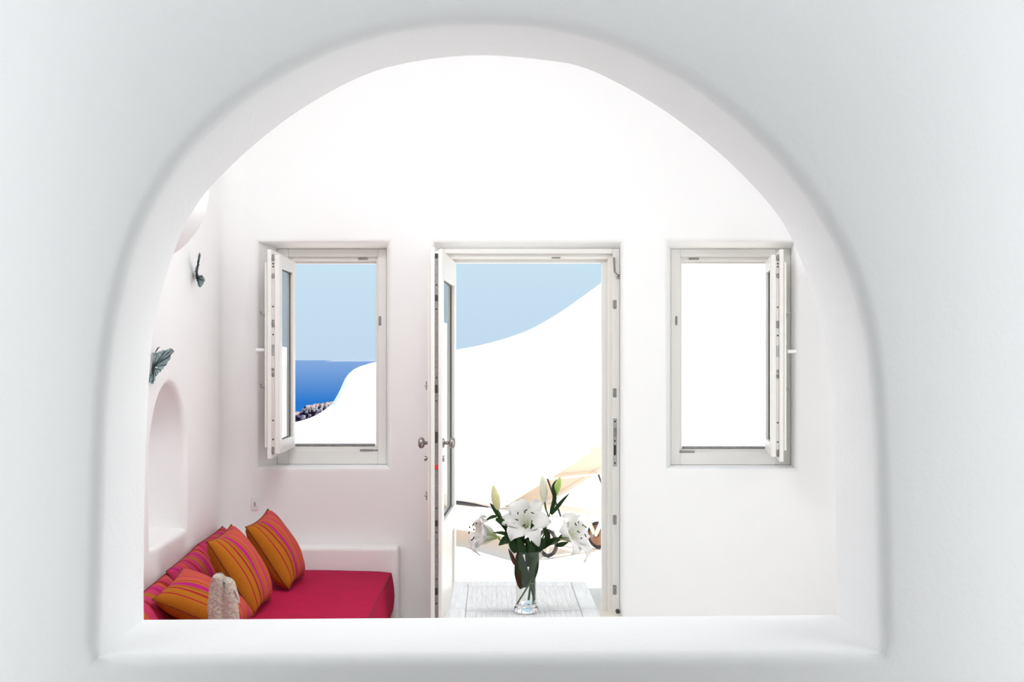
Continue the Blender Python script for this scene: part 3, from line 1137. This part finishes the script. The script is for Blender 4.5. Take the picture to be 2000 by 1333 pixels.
def butterfly(name, body0, body1, wings, label):
    c = (Vector(body0) + Vector(body1)) / 2
    root = empty(name, c, label, 'wall ornament', 'metal butterflies on the left wall')
    b0, b1 = Vector(body0), Vector(body1)
    MB().tube([b0.lerp(b1, k / 6) for k in range(7)], [0.003, 0.006, 0.008, 0.008, 0.007, 0.007, 0.004], 8).build('body', 'patina_dark', root, smooth=60)
    for (rt, outl, nrm, bul) in wings:
        w_ = MB()
        wing(w_, rt, outl, nrm, bul)
        wo = w_.build('wing', 'patina', root, smooth=60)
        nv = Vector(nrm).normalized()
        for q in range(2, len(outl) - 1, 4):
            MB().tube([Vector(rt).lerp(Vector(outl[q]), s_) + nv * (bul * math.sin(math.pi * s_) + 0.003) for s_ in (0.05, 0.3, 0.55, 0.8, 0.97)], 0.0016, 5).build('vein', 'patina_dark', wo)
    d = (b1 - b0).normalized()
    for s_ in (-1, 1):
        MB().tube([b1, b1 + d * 0.018 + Vector((0.006, 0.006 * s_, 0)), b1 + d * 0.030 + Vector((0.014, 0.012 * s_, 0))], 0.0016, 6).build('antenna', 'patina_dark', root)
    return root


# first one: seen from the side, wing standing out into the room
def jag(pts, n, amp, seed):
    r_ = random.Random(seed)
    out = []
    for p in catmull(pts, n):
        out.append(p + Vector((r_.uniform(-amp, amp), r_.uniform(-amp, amp), r_.uniform(-amp, amp))))
    return out


yb = 5.47
b0 = Vector((XL + 0.012, 5.44, Z_at(748, yb)))
b1 = Vector((XL + 0.012, 5.50, Z_at(690, yb)))
fore = jag([P(299, 690, 5.48), P(315, 686, 5.47), P(329, 681, 5.46), P(340, 682, 5.46), P(337, 692, 5.46), P(330, 703, 5.46), P(324, 714, 5.46), P(318, 722, 5.46)], 22, 0.004, 1)
hind = jag([P(318, 718, 5.46), P(313, 727, 5.45), P(307, 731, 5.45), P(303, 742, 5.44), P(296, 751, 5.44), P(291, 749, 5.43), P(290, 738, 5.43)], 18, 0.004, 2)
rt = b0.lerp(b1, 0.55)
butterfly('metal_butterfly', b0, b1, [(b0.lerp(b1, 0.55), fore, (0.3, -1, 0), 0.006), (b0.lerp(b1, 0.5), hind, (0.3, -1, 0), 0.006)],
          'teal patinated metal butterfly on the wall above the niche')
yb = 6.28
b0 = Vector((XL + 0.012, 6.285, Z_at(548, yb)))
b1 = Vector((XL + 0.012, 6.27, Z_at(528, yb)))
w1 = jag([P(381, 530, 6.24), P(385, 515, 6.18), P(388, 500, 6.14), P(390, 493, 6.12), P(391, 497, 6.12), P(389, 512, 6.14), P(386, 528, 6.18), P(384, 538, 6.22)], 20, 0.003, 3)
w2 = jag([P(384, 541, 6.24), P(392, 538, 6.2), P(397, 542, 6.18), P(400, 549, 6.17), P(396, 555, 6.18), P(391, 561, 6.2), P(387, 556, 6.22), P(384, 548, 6.24)], 20, 0.004, 4)
butterfly('metal_butterfly', b0, b1, [(b0.lerp(b1, 0.4), w1, (0.2, -1, 0), 0.004), (b0.lerp(b1, 0.3), w2, (0.2, -1, 0), 0.006)],
          'small dark metal butterfly higher up, near the left window')

# wall socket under the left window
sk = empty('wall_socket', (X_at(498, 6.995), 6.995, Z_at(985, 6.995)), 'small white wall switch left of the farthest cushion, below left window', 'switch')
c = P(498, 985, YW)
MB().bbox(c.x - 0.022, c.x + 0.022, YW - 0.008, YW + 0.01, c.z - 0.036, c.z + 0.036, 0.004, 2).build('plate', 'white_plastic', sk, smooth=40)
MB().bbox(c.x - 0.004, c.x + 0.004, YW - 0.011, YW - 0.006, c.z - 0.012, c.z + 0.012, 0.002).build('rocker', 'steel', sk)

# ------------------------------------------------------------------ table
TZ = 0.45
ty1 = (EYE - TZ) * F / (1136 - VY)
tx0, tx1 = X_at(886, ty1), X_at(1144, ty1)
ty0 = ty1 - 1.24
tb = empty('coffee_table', ((tx0 + tx1) / 2, (ty0 + ty1) / 2, FLOOR), 'whitewashed wooden low table with inset panels in front of the door', 'table')
ym = (EYE - TZ) * F / (1189 - VY)
fw = 0.068
th = 0.035
zt_ = TZ
eps = 0.0015


def board(x0, x1, y0, y1, z0, z1, nm='board', m_='wood_white'):
    return MB().bbox(x0, x1, y0, y1, z0, z1, 0.003).build(nm, m_, tb)


board(tx0, tx0 + fw, ty0, ym - eps, zt_ - th, zt_)
board(tx1 - fw, tx1, ty0, ym - eps, zt_ - th, zt_)
board(tx0, tx0 + fw, ym + eps, ty1, zt_ - th, zt_)
board(tx1 - fw, tx1, ym + eps, ty1, zt_ - th, zt_)
for (y0, y1) in ((ym + eps, ym + 0.03), (ty1 - 0.10, ty1), (ym - 0.03, ym - eps), (ty0, ty0 + 0.10)):
    board(tx0 + fw + eps, tx1 - fw - eps, y0, y1, zt_ - th, zt_)
NSL = 22
for (y0, y1) in ((ym + 0.03 + eps, ty1 - 0.10 - eps), (ty0 + 0.10 + eps, ym - 0.03 - eps)):
    xa, xb = tx0 + fw + eps, tx1 - fw - eps
    for k in range(NSL):
        a = xa + (xb - xa) * k / NSL
        b_ = xa + (xb - xa) * (k + 1) / NSL
        dz = random.uniform(0, 0.0008)
        MB().bbox(a + 0.0002, b_ - 0.0002, y0, y1, zt_ - th + 0.003, zt_ - 0.003 - dz, 0.0008).build('slat', 'wood_panel', tb)
for (x, y) in ((tx0 + 0.04, ty0 + 0.04), (tx1 - 0.04, ty0 + 0.04), (tx0 + 0.04, ty1 - 0.04), (tx1 - 0.04, ty1 - 0.04)):
    board(x - 0.03, x + 0.03, y - 0.03, y + 0.03, FLOOR, zt_ - th, 'leg')
for (x0, x1, y0, y1) in ((tx0 + 0.07, tx1 - 0.07, ty0 + 0.02, ty0 + 0.045), (tx0 + 0.07, tx1 - 0.07, ty1 - 0.045, ty1 - 0.02),
                         (tx0 + 0.02, tx0 + 0.045, ty0 + 0.07, ty1 - 0.07), (tx1 - 0.045, tx1 - 0.02, ty0 + 0.07, ty1 - 0.07)):
    board(x0, x1, y0, y1, zt_ - th - 0.07, zt_ - th, 'apron')

# ------------------------------------------------------------------ vase
YV = 4.985
vc = P(1027.5, 1194, YV)
vx = vc.x
vz = TZ + 0.0015
sc = YV / F
vr_ = [(0, 23.5), (3, 24), (8, 23.2), (14, 21), (20, 20.0), (40, 20.0), (58, 20.2), (72, 21), (84, 22.6), (95, 25.6), (106, 29.0), (114, 31.3), (120, 33.0)]
vase = empty('glass_vase', (vx, YV, vz), 'clear flared glass vase of water and lily stems on the table', 'vase')
T = Matrix.Translation((vx, YV, vz))


def vprof(z):
    for (z0, r0), (z1, r1) in zip(vr_, vr_[1:]):
        if z <= z1:
            return (r0 + (r1 - r0) * (z - z0) / (z1 - z0)) * sc
    return vr_[-1][1] * sc


outer = [(vprof(z) , z * sc) for z in range(16, 121, 4)]
inner = [(vprof(z) - 0.0028, z * sc) for z in range(120, 15, -4)]
wallv = MB().lathe(outer + inner, 40, T)
wallv.build('wall', 'vase_glass', vase, smooth=50)
basep = [(0.0, 0.0)] + [(vprof(0) - 0.002, 0.0), (vprof(1), 0.002)] + [(vprof(z), z * sc) for z in (3, 6, 9, 12, 15.8)] + [(0.0, 15.8 * sc)]
MB().lathe(basep, 40, T).build('base', 'solid_glass', vase, smooth=40)
wp = [(0.0, 16.6 * sc)] + [(vprof(z) - 0.0034, z * sc) for z in [16.6] + list(range(20, 83, 4)) + [83]] + [(0.0, 83 * sc)]
MB().lathe(wp, 40, T).build('water', 'water', vase, smooth=50)
MB().lathe([(vprof(83) - 0.0034 - 0.0012 * math.cos(a), 83 * sc + 0.0012 * math.sin(a)) for a in [k / 8 * 2 * math.pi for k in range(8)]], 40, T, True).build('waterline', 'vase_glass', vase, smooth=60)


# ------------------------------------------------------------------ lilies
def ribbon(pts, widths, normal_hint, fold=0.15, seg=4, thick=0.0):
    """leaf/petal surface along a path; returns verts, faces, uvs"""
    pts = [Vector(p) for p in pts]
    nh = Vector(normal_hint).normalized()
    vs, fs, uvs = [], [], []
    m_ = len(pts)
    for i, p in enumerate(pts):
        d = (pts[min(i + 1, m_ - 1)] - pts[max(i - 1, 0)]).normalized()
        s_ = d.cross(nh)
        if s_.length < 1e-3:
            s_ = Vector((1, 0, 0))
        s_.normalize()
        up = s_.cross(d)
        for j in range(seg + 1):
            q = j / seg * 2 - 1
            vs.append(p + s_ * q * widths[i] + up * (abs(q) ** 1.5) * fold * widths[i])
            uvs.append((j / seg, i / (m_ - 1)))
    for i in range(m_ - 1):
        for j in range(seg):
            a = i * (seg + 1) + j
            fs.append((a, a + 1, a + seg + 2, a + seg + 1))
    return vs, fs, uvs


def surf(name, vs, fs, uvs, material, parent, thick=0.0012):
    """gives the surface real thickness by doubling it along its normals"""
    me = bpy.data.meshes.new(name)
    base = parent_loc(parent)
    me.from_pydata([tuple(p - base) for p in vs], [], fs)
    ul = me.uv_layers.new(name='UVMap')
    for lp in me.loops:
        ul.data[lp.index].uv = uvs[lp.vertex_index]
    for p in me.polygons:
        p.use_smooth = True
    me.materials.append(MATS[material])
    ob = bpy.data.objects.new(name, me)
    COL.objects.link(ob)
    ob.parent = parent
    ob['_o'] = list(base)
    sm = ob.modifiers.new('thickness', 'SOLIDIFY')
    sm.thickness = thick
    sm.offset = 0
    return ob


def leaf(parent, path, wmax, hint=(0, -1, 0.25), fold=0.3, n=12):
    pts = catmull(path, n)
    ws = [wmax * max(0.06, math.sin(math.pi * min(1, (0.06 + 0.94 * (k / (n - 1))) ** 0.8)) ** 0.75) for k in range(n)]
    v, f, u = ribbon(pts, ws, hint, fold)
    return surf('leaf', v, f, u, 'leaf', parent, 0.0012)


def flower(parent, base, axis, up, size, open_=1.0, roll=0.0, droop=0.0, seed=0):
    """trumpet lily: six recurved petals, six stamens, one pistil"""
    ax = Vector(axis).normalized()
    u_ = Vector(up)
    u_ = (u_ - ax * u_.dot(ax)).normalized()
    v_ = ax.cross(u_)
    rnd = random.Random(seed)
    base = Vector(base)
    fl = MB().tube([base - ax * 0.012, base, base + ax * 0.02], [0.004, 0.0065, 0.004], 10).build('flower', 'bud_green', parent, smooth=60)
    for k in range(6):
        a = roll + k * math.pi / 3
        wide = 0.38 if k % 2 == 0 else 0.29
        r_ = u_ * math.cos(a) + v_ * math.sin(a)
        o = open_ * rnd.uniform(0.9, 1.1)
        prof_ = [(0.004, 0.0), (0.014, 0.22), (0.032, 0.42), (0.065 * o + .02, 0.60), (0.125 * o + .01, 0.72), (0.185 * o, 0.72), (0.222 * o, 0.63 - 0.05 * o)]
        pts = []
        for (rad, h) in prof_:
            p = base + ax * (h * size) + r_ * (rad / 0.2 * size)
            p.z -= droop * (rad / 0.2) ** 2 * size
            pts.append(p)
        pts = catmull(pts, 14)
        wpts = [0.05, 0.11, 0.17, 0.23, 0.29, 0.33, 0.36, 0.375, 0.37, 0.35, 0.30, 0.22, 0.12, 0.02]
        ws = [w_ * size * wide / 0.33 * 0.98 for w_ in wpts]
        v, f, u = ribbon(pts, ws, ax * 0.7 - r_ * 0.5, 0.22, 6)
        # ruffle
        vv = []
        for q, p in enumerate(v):
            t_ = u[q][1]
            e_ = abs(u[q][0] * 2 - 1)
            vv.append(p + ax * (0.012 * size / 0.1 * e_ * e_ * math.sin(t_ * 11 + k * 2.1) * t_))
        surf('petal', vv, f, u, 'petal', fl, 0.0010)
    for k in range(6):
        a = roll + 0.5 + k * math.pi / 3
        r_ = u_ * math.cos(a) + v_ * math.sin(a)
        p0 = base + ax * 0.02
        p1 = base + ax * size * 0.55 + r_ * size * 0.10
        p2 = base + ax * size * (0.92 + 0.06 * math.sin(k * 2)) + r_ * size * (0.32)
        MB().tube(catmull([p0, p1, p2], 8), 0.0011, 6).build('filament', 'filament', fl, smooth=60)
        tdir = (r_.cross(ax) * 0.75 + r_ * 0.5 - ax * 0.2 * math.cos(k)).normalized()
        MB().tube([p2 - tdir * 0.0085, p2 - tdir * 0.004, p2 + tdir * 0.004, p2 + tdir * 0.0085], [0.0008, 0.0023, 0.0023, 0.0008], 8).build('anther', 'anther', fl, smooth=60)
    p2 = base + ax * size * 1.08 + u_ * size * 0.12
    MB().tube(catmull([base, base + ax * size * 0.6, p2], 8), [0.0014] * 7 + [0.0018], 6).build('pistil', 'filament', fl, smooth=60)
    MB().tube([p2 - ax * 0.002, p2 + ax * 0.003], [0.0040, 0.0030], 8).build('stigma', 'stem', fl, smooth=60)
    return fl


def bud(parent, base, tip, r, material):
    b_, t_ = Vector(base), Vector(tip)
    n = 10
    pts = [b_.lerp(t_, k / n) for k in range(n + 1)]
    rad = [r * max(0.05, (math.sin(math.pi * (0.10 + 0.86 * k / n))) ** 0.75 * (1.0 - 0.12 * k / n)) for k in range(n + 1)]
    d = (t_ - b_).normalized()
    rs = []
    a_ = d.cross(Vector((0, 1, 0.1))).normalized()
    c_ = d.cross(a_)
    for p, rr_ in zip(pts, rad):
        rs.append([p + (a_ * math.cos(2 * math.pi * j / 18) + c_ * math.sin(2 * math.pi * j / 18)) * rr_ * (1 + 0.10 * math.cos(6 * math.pi * j / 18)) for j in range(18)])
    return MB().rings(rs, True, True, True).build('bud', material, parent, smooth=60)


def lily(label, stem_pts, r=0.0034):
    pts = [Vector(p) for p in stem_pts]
    root = empty('lily_stem', pts[0], label, 'flower', 'lilies in the glass vase')
    MB().tube(catmull(pts, 24), r, 10).build('stem', 'stem', root, smooth=60)
    return root


def Q(px, py, dy=0.0):
    return P(px, py, YV + dy)


# left lily
L1 = lily('white lily facing left with a yellow bud above it', [Q(1044, 1178, 0.01), Q(1036, 1140, 0.005), Q(1022, 1100, 0.0), Q(1008, 1070, -0.01), Q(990, 1044, -0.02), Q(982, 1020, -0.02), Q(972, 999, -0.03)])
flower(L1, Q(971, 1050, -0.04), (-0.95, -0.22, 0.26), (0, 0, 1), 0.112, 0.62, 0.35, 0.08, 5)
MB().tube(catmull([Q(992, 1062, -0.02), Q(982, 1060, -0.03), Q(972, 1051, -0.04)], 8), 0.0026, 8).build('stalk', 'stem', L1, smooth=60)
bud(L1, Q(973, 996, -0.03), Q(964, 949, -0.035), 0.0185, 'bud_yellow')
leaf(L1, [Q(979, 1014, -0.02), Q(969, 999, -0.03), Q(957, 983, -0.03)], 0.010)
leaf(L1, [Q(970, 1009, -0.02), Q(960, 1011, -0.05), Q(947, 1018, -0.08)], 0.007)
leaf(L1, [Q(968, 1014, -0.04), Q(982, 1022, -0.03), Q(995, 1044, -0.02)], 0.013)
leaf(L1, [Q(998, 1049, -0.02), Q(982, 1042, -0.06), Q(963, 1041, -0.09)], 0.008)
leaf(L1, [Q(1006, 1064, -0.02), Q(992, 1054, -0.05), Q(974, 1066, -0.07)], 0.020, (0.1, -0.8, 0.5))
leaf(L1, [Q(1004, 1044, -0.01), Q(1005, 1028, -0.03), Q(990, 1021, -0.04)], 0.008)
leaf(L1, [Q(1000, 1040, -0.02), Q(996, 1032, -0.04), Q(986, 1024, -0.05)], 0.009)
# centre lily
L2 = lily('large white lily open towards the room at the middle of the bouquet', [Q(1011, 1180, -0.012), Q(1024, 1158, -0.012), Q(1036, 1132, -0.01), Q(1040, 1095, 0.0), Q(1034, 1060, 0.0), Q(1028, 1040, 0.0)])
flower(L2, Q(1029, 1037, 0.02), (-0.10, -0.72, 0.62), (0, 0, 1), 0.108, 0.95, 0.52, 0.0, 9)
leaf(L2, [Q(1014, 1078, -0.01), Q(1010, 1055, -0.03), Q(1002, 1030, -0.03)], 0.022)
leaf(L2, [Q(1016, 1065, -0.02), Q(1022, 1050, -0.03), Q(1027, 1032, -0.04)], 0.007)
leaf(L2, [Q(1019, 1064, -0.02), Q(1028, 1055, -0.03), Q(1036, 1050, -0.05)], 0.007)
leaf(L2, [Q(1047, 1082, -0.02), Q(1047, 1055, -0.04), Q(1038, 1022, -0.05)], 0.023)
leaf(L2, [Q(1032, 1108, 0.0), Q(1032, 1080, 0.0), Q(1027, 1056, -0.01)], 0.014)
leaf(L2, [Q(1030, 1146, -0.005), Q(1019, 1118, -0.012), Q(1012, 1072, -0.02)], 0.026, (0.15, -1, 0.1))
leaf(L2, [Q(1036, 1138, -0.012), Q(1043, 1110, -0.015), Q(1050, 1072, -0.02)], 0.019, (-0.15, -1, 0.1))
leaf(L2, [Q(1005, 1104, 0.0), Q(1001, 1090, 0.01), Q(993, 1072, 0.01)], 0.008)
leaf(L2, [Q(1042, 1172, 0.008), Q(1040, 1155, 0.005), Q(1034, 1135, 0.005)], 0.009)
leaf(L2, [Q(1008, 1080, -0.03), Q(1000, 1062, -0.045), Q(996, 1046, -0.05)], 0.016)
leaf(L2, [Q(1022, 1084, -0.035), Q(1016, 1064, -0.05), Q(1010, 1048, -0.05)], 0.017)
leaf(L2, [Q(1040, 1090, -0.035), Q(1037, 1070, -0.05), Q(1029, 1054, -0.06)], 0.013)
leaf(L2, [Q(1052, 1078, -0.03), Q(1060, 1064, -0.05), Q(1064, 1050, -0.06)], 0.011)
leaf(L2, [Q(1020, 1150, 0.0), Q(1012, 1125, 0.0), Q(1008, 1085, 0.005)], 0.016, (0.3, -1, 0.1))
# bud stem
L3 = lily('lily stem with a white bud and a green bud at the top', [Q(1038, 1176, 0.015), Q(1040, 1130, 0.015), Q(1052, 1075, 0.012), Q(1064, 1040, 0.01), Q(1071, 1012, 0.0), Q(1066, 995, -0.005), Q(1064, 980, -0.01)])
bud(L3, Q(1064, 981, -0.01), Q(1060, 931, -0.01), 0.0180, 'bud_white')
bud(L3, Q(1085, 968, -0.02), Q(1094, 933, -0.03), 0.0150, 'bud_green')
MB().tube(catmull([Q(1071, 1012, 0.0), Q(1078, 992, -0.01), Q(1085, 967, -0.02)], 8), 0.0026, 8).build('stalk', 'stem', L3, smooth=60)
leaf(L3, [Q(1075, 1004, -0.01), Q(1083, 975, -0.03), Q(1080, 950, -0.045), Q(1088, 937, -0.045)], 0.0085)
leaf(L3, [Q(1077, 1006, -0.01), Q(1094, 984, -0.03), Q(1112, 964, -0.05)], 0.0075)
leaf(L3, [Q(1066, 1062, -0.01), Q(1069, 1045, -0.03), Q(1059, 1026, -0.04)], 0.012)
# right lily
L4 = lily('white lily facing right, drooping beside the curved wheel outside', [Q(1031, 1172, 0.02), Q(1036, 1130, 0.018), Q(1048, 1085, 0.012), Q(1062, 1070, 0.01), Q(1082, 1062, 0.01), Q(1098, 1052, 0.0)])
flower(L4, Q(1096, 1052, 0.0), (0.70, -0.45, 0.38), (0, 0, 1), 0.108, 0.85, 0.2, 0.14, 14)
leaf(L4, [Q(1060, 1072, 0.0), Q(1078, 1058, -0.03), Q(1099, 1050, -0.05)], 0.013, (0.1, -0.7, 0.6))
leaf(L4, [Q(1086, 1066, -0.01), Q(1098, 1064, -0.03), Q(1111, 1059, -0.05)], 0.0095)
leaf(L4, [Q(1088, 1058, 0.0), Q(1093, 1050, -0.02), Q(1098, 1043, -0.03)], 0.005)

# ------------------------------------------------------------------ terrace, parapet, lounger
TER = 0.0
struct(MB().box(-14, 14, YX - 0.47, 12.2, TER - 0.3, TER).build('terrace_floor', 'terrace'))
struct(MB().box(X_at(857, 7.08), X_at(1211, 7.08), 7.02, 7.085, FLOOR, TER + 0.002).build('trim_2', 'terrace'))

prof_px = [(430, 850), (500, 845), (577, 826), (610, 814), (638, 794), (655, 768), (668, 740), (686, 722), (710, 713), (735, 707), (800, 698), (893, 683), (960, 669), (1030, 646),
           (1090, 613), (1135, 582), (1175, 553), (1240, 505), (1320, 455), (1420, 420), (1560, 400), (1800, 395), (2000, 395)]
YP = 12.0
pc = catmull([P(x, y, YP) for x, y in prof_px], 140)
pc = [Vector((-14, YP, pc[0].z - 0.3))] + pc + [Vector((14, YP, pc[-1].z))]
mb = MB()
rs = []
nz = []
for i in range(len(pc)):
    a, b_ = pc[max(0, i - 1)], pc[min(len(pc) - 1, i + 1)]
    t_ = (b_ - a).normalized()
    nz.append(Vector((-t_.z, 0, t_.x)))
R_ = 0.28
for k in range(9):
    a = k / 8 * math.pi
    rs.append([p + n_ * (R_ * (math.sin(a) - 1) * 0.6) + Vector((0, R_ - R_ * math.cos(a), 0)) for p, n_ in zip(pc, nz)])
front_low = [Vector((p.x, YP - 0.05, TER - 0.3)) for p in pc]
back_low = [Vector((p.x, YP + 2 * R_ + 0.1, TER - 3)) for p in pc]
mb.rings([front_low] + rs + [back_low], False)
struct(mb.build('parapet_wall', 'whitewash', smooth=70))

# lounger: feet away to the left, raised back towards the near right
ax0 = P(1072, 1090, 9.0); ax0.z = 0
LA = Vector((0.41, 9.02, 0))         # near wheel
LB = Vector((0.815, 9.41, 0))        # far wheel
axd = (LB - LA).normalized()
lng = Vector((-axd.y, axd.x, 0))     # towards the feet
wid = (LB - LA).length
lo = empty('sun_lounger', ((LA + LB) / 2 + lng * 0.8), 'cream canvas sun lounger with raised back and wheels on the sunny terrace', 'sun lounger')


def LP(a, l, z):
    return LA + axd * a + lng * l + Vector((0, 0, z))


RW = 0.105
for a, s_ in ((0.0, -1), (wid, 1)):
    c = LP(a, 0, RW)
    T = Matrix.Translation(c) @ (axd * s_).to_track_quat('Z', 'Y').to_matrix().to_4x4()
    wh = MB().lathe([(RW - 0.014 + 0.014 * math.cos(q), 0.014 * math.sin(q)) for q in [k / 10 * 2 * math.pi for k in range(10)]], 36, T, True).build('wheel', 'tyre', lo, smooth=60)
    if s_ > 0:
        MB().lathe([(0.0, -0.006), (RW - 0.022, -0.006), (RW - 0.022, 0.006), (0.0, 0.006)], 36, T).build('disc', 'wheel_disc', wh, smooth=40)
    for q in range(3):
        an = q / 3 * 2 * math.pi + 0.5
        if s_ < 0:
            MB().tube([c, T @ Vector(((RW - 0.02) * math.cos(an), (RW - 0.02) * math.sin(an), 0))], 0.008, 6).build('spoke', 'lounger_paint', wh)
    MB().lathe([(0.0, -0.03), (0.014, -0.03), (0.014, 0.03), (0.0, 0.03)], 14, T).build('hub', 'dark_metal', wh, smooth=40)
    # V bracket
    ai = a - s_ * 0.03
    for l in (-0.09, 0.11):
        p0, p1 = LP(ai, 0, RW), LP(ai, l, 0.27)
        MB().tube([p0, p1], 0.016, 8).build('bracket', 'lounger_paint', lo)
MB().tube([LP(-0.01, 0, RW), LP(wid + 0.01, 0, RW)], 0.010, 10).build('axle', 'steel', lo)


def lbox(a0, a1, l0, l1, z0, z1, r=0.008):
    M_ = Matrix(((axd.x, lng.x, 0, LA.x), (axd.y, lng.y, 0, LA.y), (0, 0, 1, 0), (0, 0, 0, 1)))
    return MB().bbox(a0, a1, l0, l1, z0, z1, r, 1, M_)


for a in (-0.02, wid - 0.02):
    lbox(a, a + 0.04, -0.20, 1.85, 0.25, 0.31).build('rail', 'lounger_paint', lo)
    lbox(a, a + 0.04, 1.70, 1.75, 0.0, 0.26).build('leg', 'lounger_paint', lo)
for l in (-0.2, 0.55, 1.81):
    lbox(-0.02, wid + 0.02, l, l + 0.04, 0.26, 0.30).build('crossbar', 'lounger_paint', lo)
lbox(0.0, wid, 0.58, 1.84, 0.30, 0.335, 0.015).build('seat_pad', 'canvas', lo)
MB().tube([LP(-0.024, 0.60 + 1.2 * k / 8, 0.315 + 0.006 * math.sin(k)) for k in range(9)], [0.004, 0.012, 0.016, 0.017, 0.017, 0.016, 0.016, 0.016, 0.016], 8).build('pad_gap_shade', 'dark_metal', lo, smooth=60)  # dark strip added along the rail for the shade gap below the pad
# raised back
pv = 0.56
ang = math.radians(28)
dl, dz = math.cos(ang), math.sin(ang)


def BP(a, s_, n_):
    return LP(a, pv - s_ * dl + n_ * dz, 0.31 + s_ * dz + n_ * dl)


mb = MB()
LBk = 1.05
ringb = []
for s_ in (0, 0.02, LBk - 0.02, LBk):
    q = 0.02 if s_ in (0, LBk) else 0.0
    ringb.append([BP(0.0 + q, s_, q), BP(wid - q, s_, q), BP(wid - q, s_, 0.035 - q * .5), BP(0.0 + q, s_, 0.035 - q * .5)])
mb.rings(ringb, True, True, True)
mb.build('back_pad', 'canvas', lo)
for a in (-0.02, wid - 0.02):
    mb = MB()
    mb.rings([[BP(a, s_, -0.03), BP(a + 0.04, s_, -0.03), BP(a + 0.04, s_, 0.038), BP(a, s_, 0.038)] for s_ in (0, LBk + 0.03)], True, True, True)
    mb.build('back_rail', 'lounger_paint', lo)
    MB().tube([BP(a + 0.02, 0.62, -0.03), LP(a + 0.02, -0.14, 0.30)], 0.007, 8).build('prop', 'dark_metal', lo)
MB().tube([BP(0.0, 0.62, -0.03), BP(wid, 0.62, -0.03)], 0.009, 8).build('prop_bar', 'lounger_paint', lo)

# ------------------------------------------------------------------ sea, headland, far coast
SEA = -200.0
mb = MB()
xs = [-30000, -8000, -2000, 0, 2000, 8000, 30000]
ys = [400, 3000, 9000, 20000, 34000]
ids = {}
for i, x in enumerate(xs):
    for j, y in enumerate(ys):
        ids[i, j] = len(mb.v)
        mb.v.append(Vector((x, y, SEA)))
for i in range(len(xs) - 1):
    for j in range(len(ys) - 1):
        mb.f.append((ids[i, j], ids[i + 1, j], ids[i + 1, j + 1], ids[i, j + 1]))
so = mb.build('sea', 'sea_water', up=True)
tag(so, 'deep blue sea reaching the hazy horizon outside left window', 'sea', kind='stuff')

YH = 1500.0
hl = empty('headland', P(590, 820, YH + 40), 'rocky headland with small white houses below the sea, seen through left window', 'headland')
ridge = [(440, 815), (500, 812), (560, 806), (585, 805), (597, 795), (612, 790), (628, 788), (645, 786), (665, 785), (700, 790), (740, 800)]
rc = catmull([P(x, y, YH) for x, y in ridge], 90)
rs = []
rnd = random.Random(5)
from mathutils import noise as _nz


def crag(a, b_):
    return _nz.noise(Vector((a, b_, 3.7)))


NL = 14
for k in range(NL + 1):
    s_ = k / NL
    ring = []
    for i, p in enumerate(rc):
        zz = p.z + (SEA - p.z) * (s_ ** 2.2)
        j = crag(i * 0.23, k * 0.45) * 7.0 + crag(i * 0.7 + 31, k * 0.9) * 3.0 + rnd.uniform(-1.0, 1.0)
        ring.append(Vector((p.x + j * 0.4, p.y - s_ * 90 + j * 2.0, zz + (rnd.uniform(-1.2, 1.2) if k else rnd.uniform(-0.8, 0.8)))))
    rs.append(ring)
back = [Vector((p.x, p.y + 160, SEA)) for p in rc]
MB().rings([back] + rs[:4], False).build('slope', 'rock_top', hl)
MB().rings(rs[3:], False).build('cliff', 'rock', hl)
for k in range(48):
    x = rnd.uniform(590, 672)
    d_ = rnd.random() ** 1.6
    yr = 803 - 0.42 * (x - 585) if x < 612 else 791.5 - 0.085 * (x - 612)
    y = yr + d_ * 17
    c = P(x, y, YH - 20 - d_ * 30)
    w_, h_ = rnd.uniform(0.5, 1.5), rnd.uniform(0.5, 1.3)
    MB().box(c.x - w_, c.x + w_, c.y - 2, c.y + 6, c.z - 2.2 * h_, c.z + h_).build('house', 'house_white' if rnd.random() < 0.6 else 'house_pink', hl)
# pale far coast on the horizon
mb = MB()
cp = catmull([P(x, y, 30000) for x, y in ((640, 705.5), (665, 703.5), (690, 702.5), (712, 701), (730, 699), (760, 697), (800, 696), (860, 699), (930, 706))], 60)
cp = [p + Vector((0, 0, 5 * math.sin(i * 0.9))) for i, p in enumerate(cp)]
mb.rings([[Vector((p.x, p.y - 600, SEA)) for p in cp], cp, [Vector((p.x, p.y + 900, SEA)) for p in cp]], False)
tag(mb.build('far_coast', 'far_land', loc=P(740, 704, 30000)), 'pale hazy far coast on the horizon behind the white parapet', 'coast')

for o in S.objects:
    if '_o' in o:
        del o['_o']
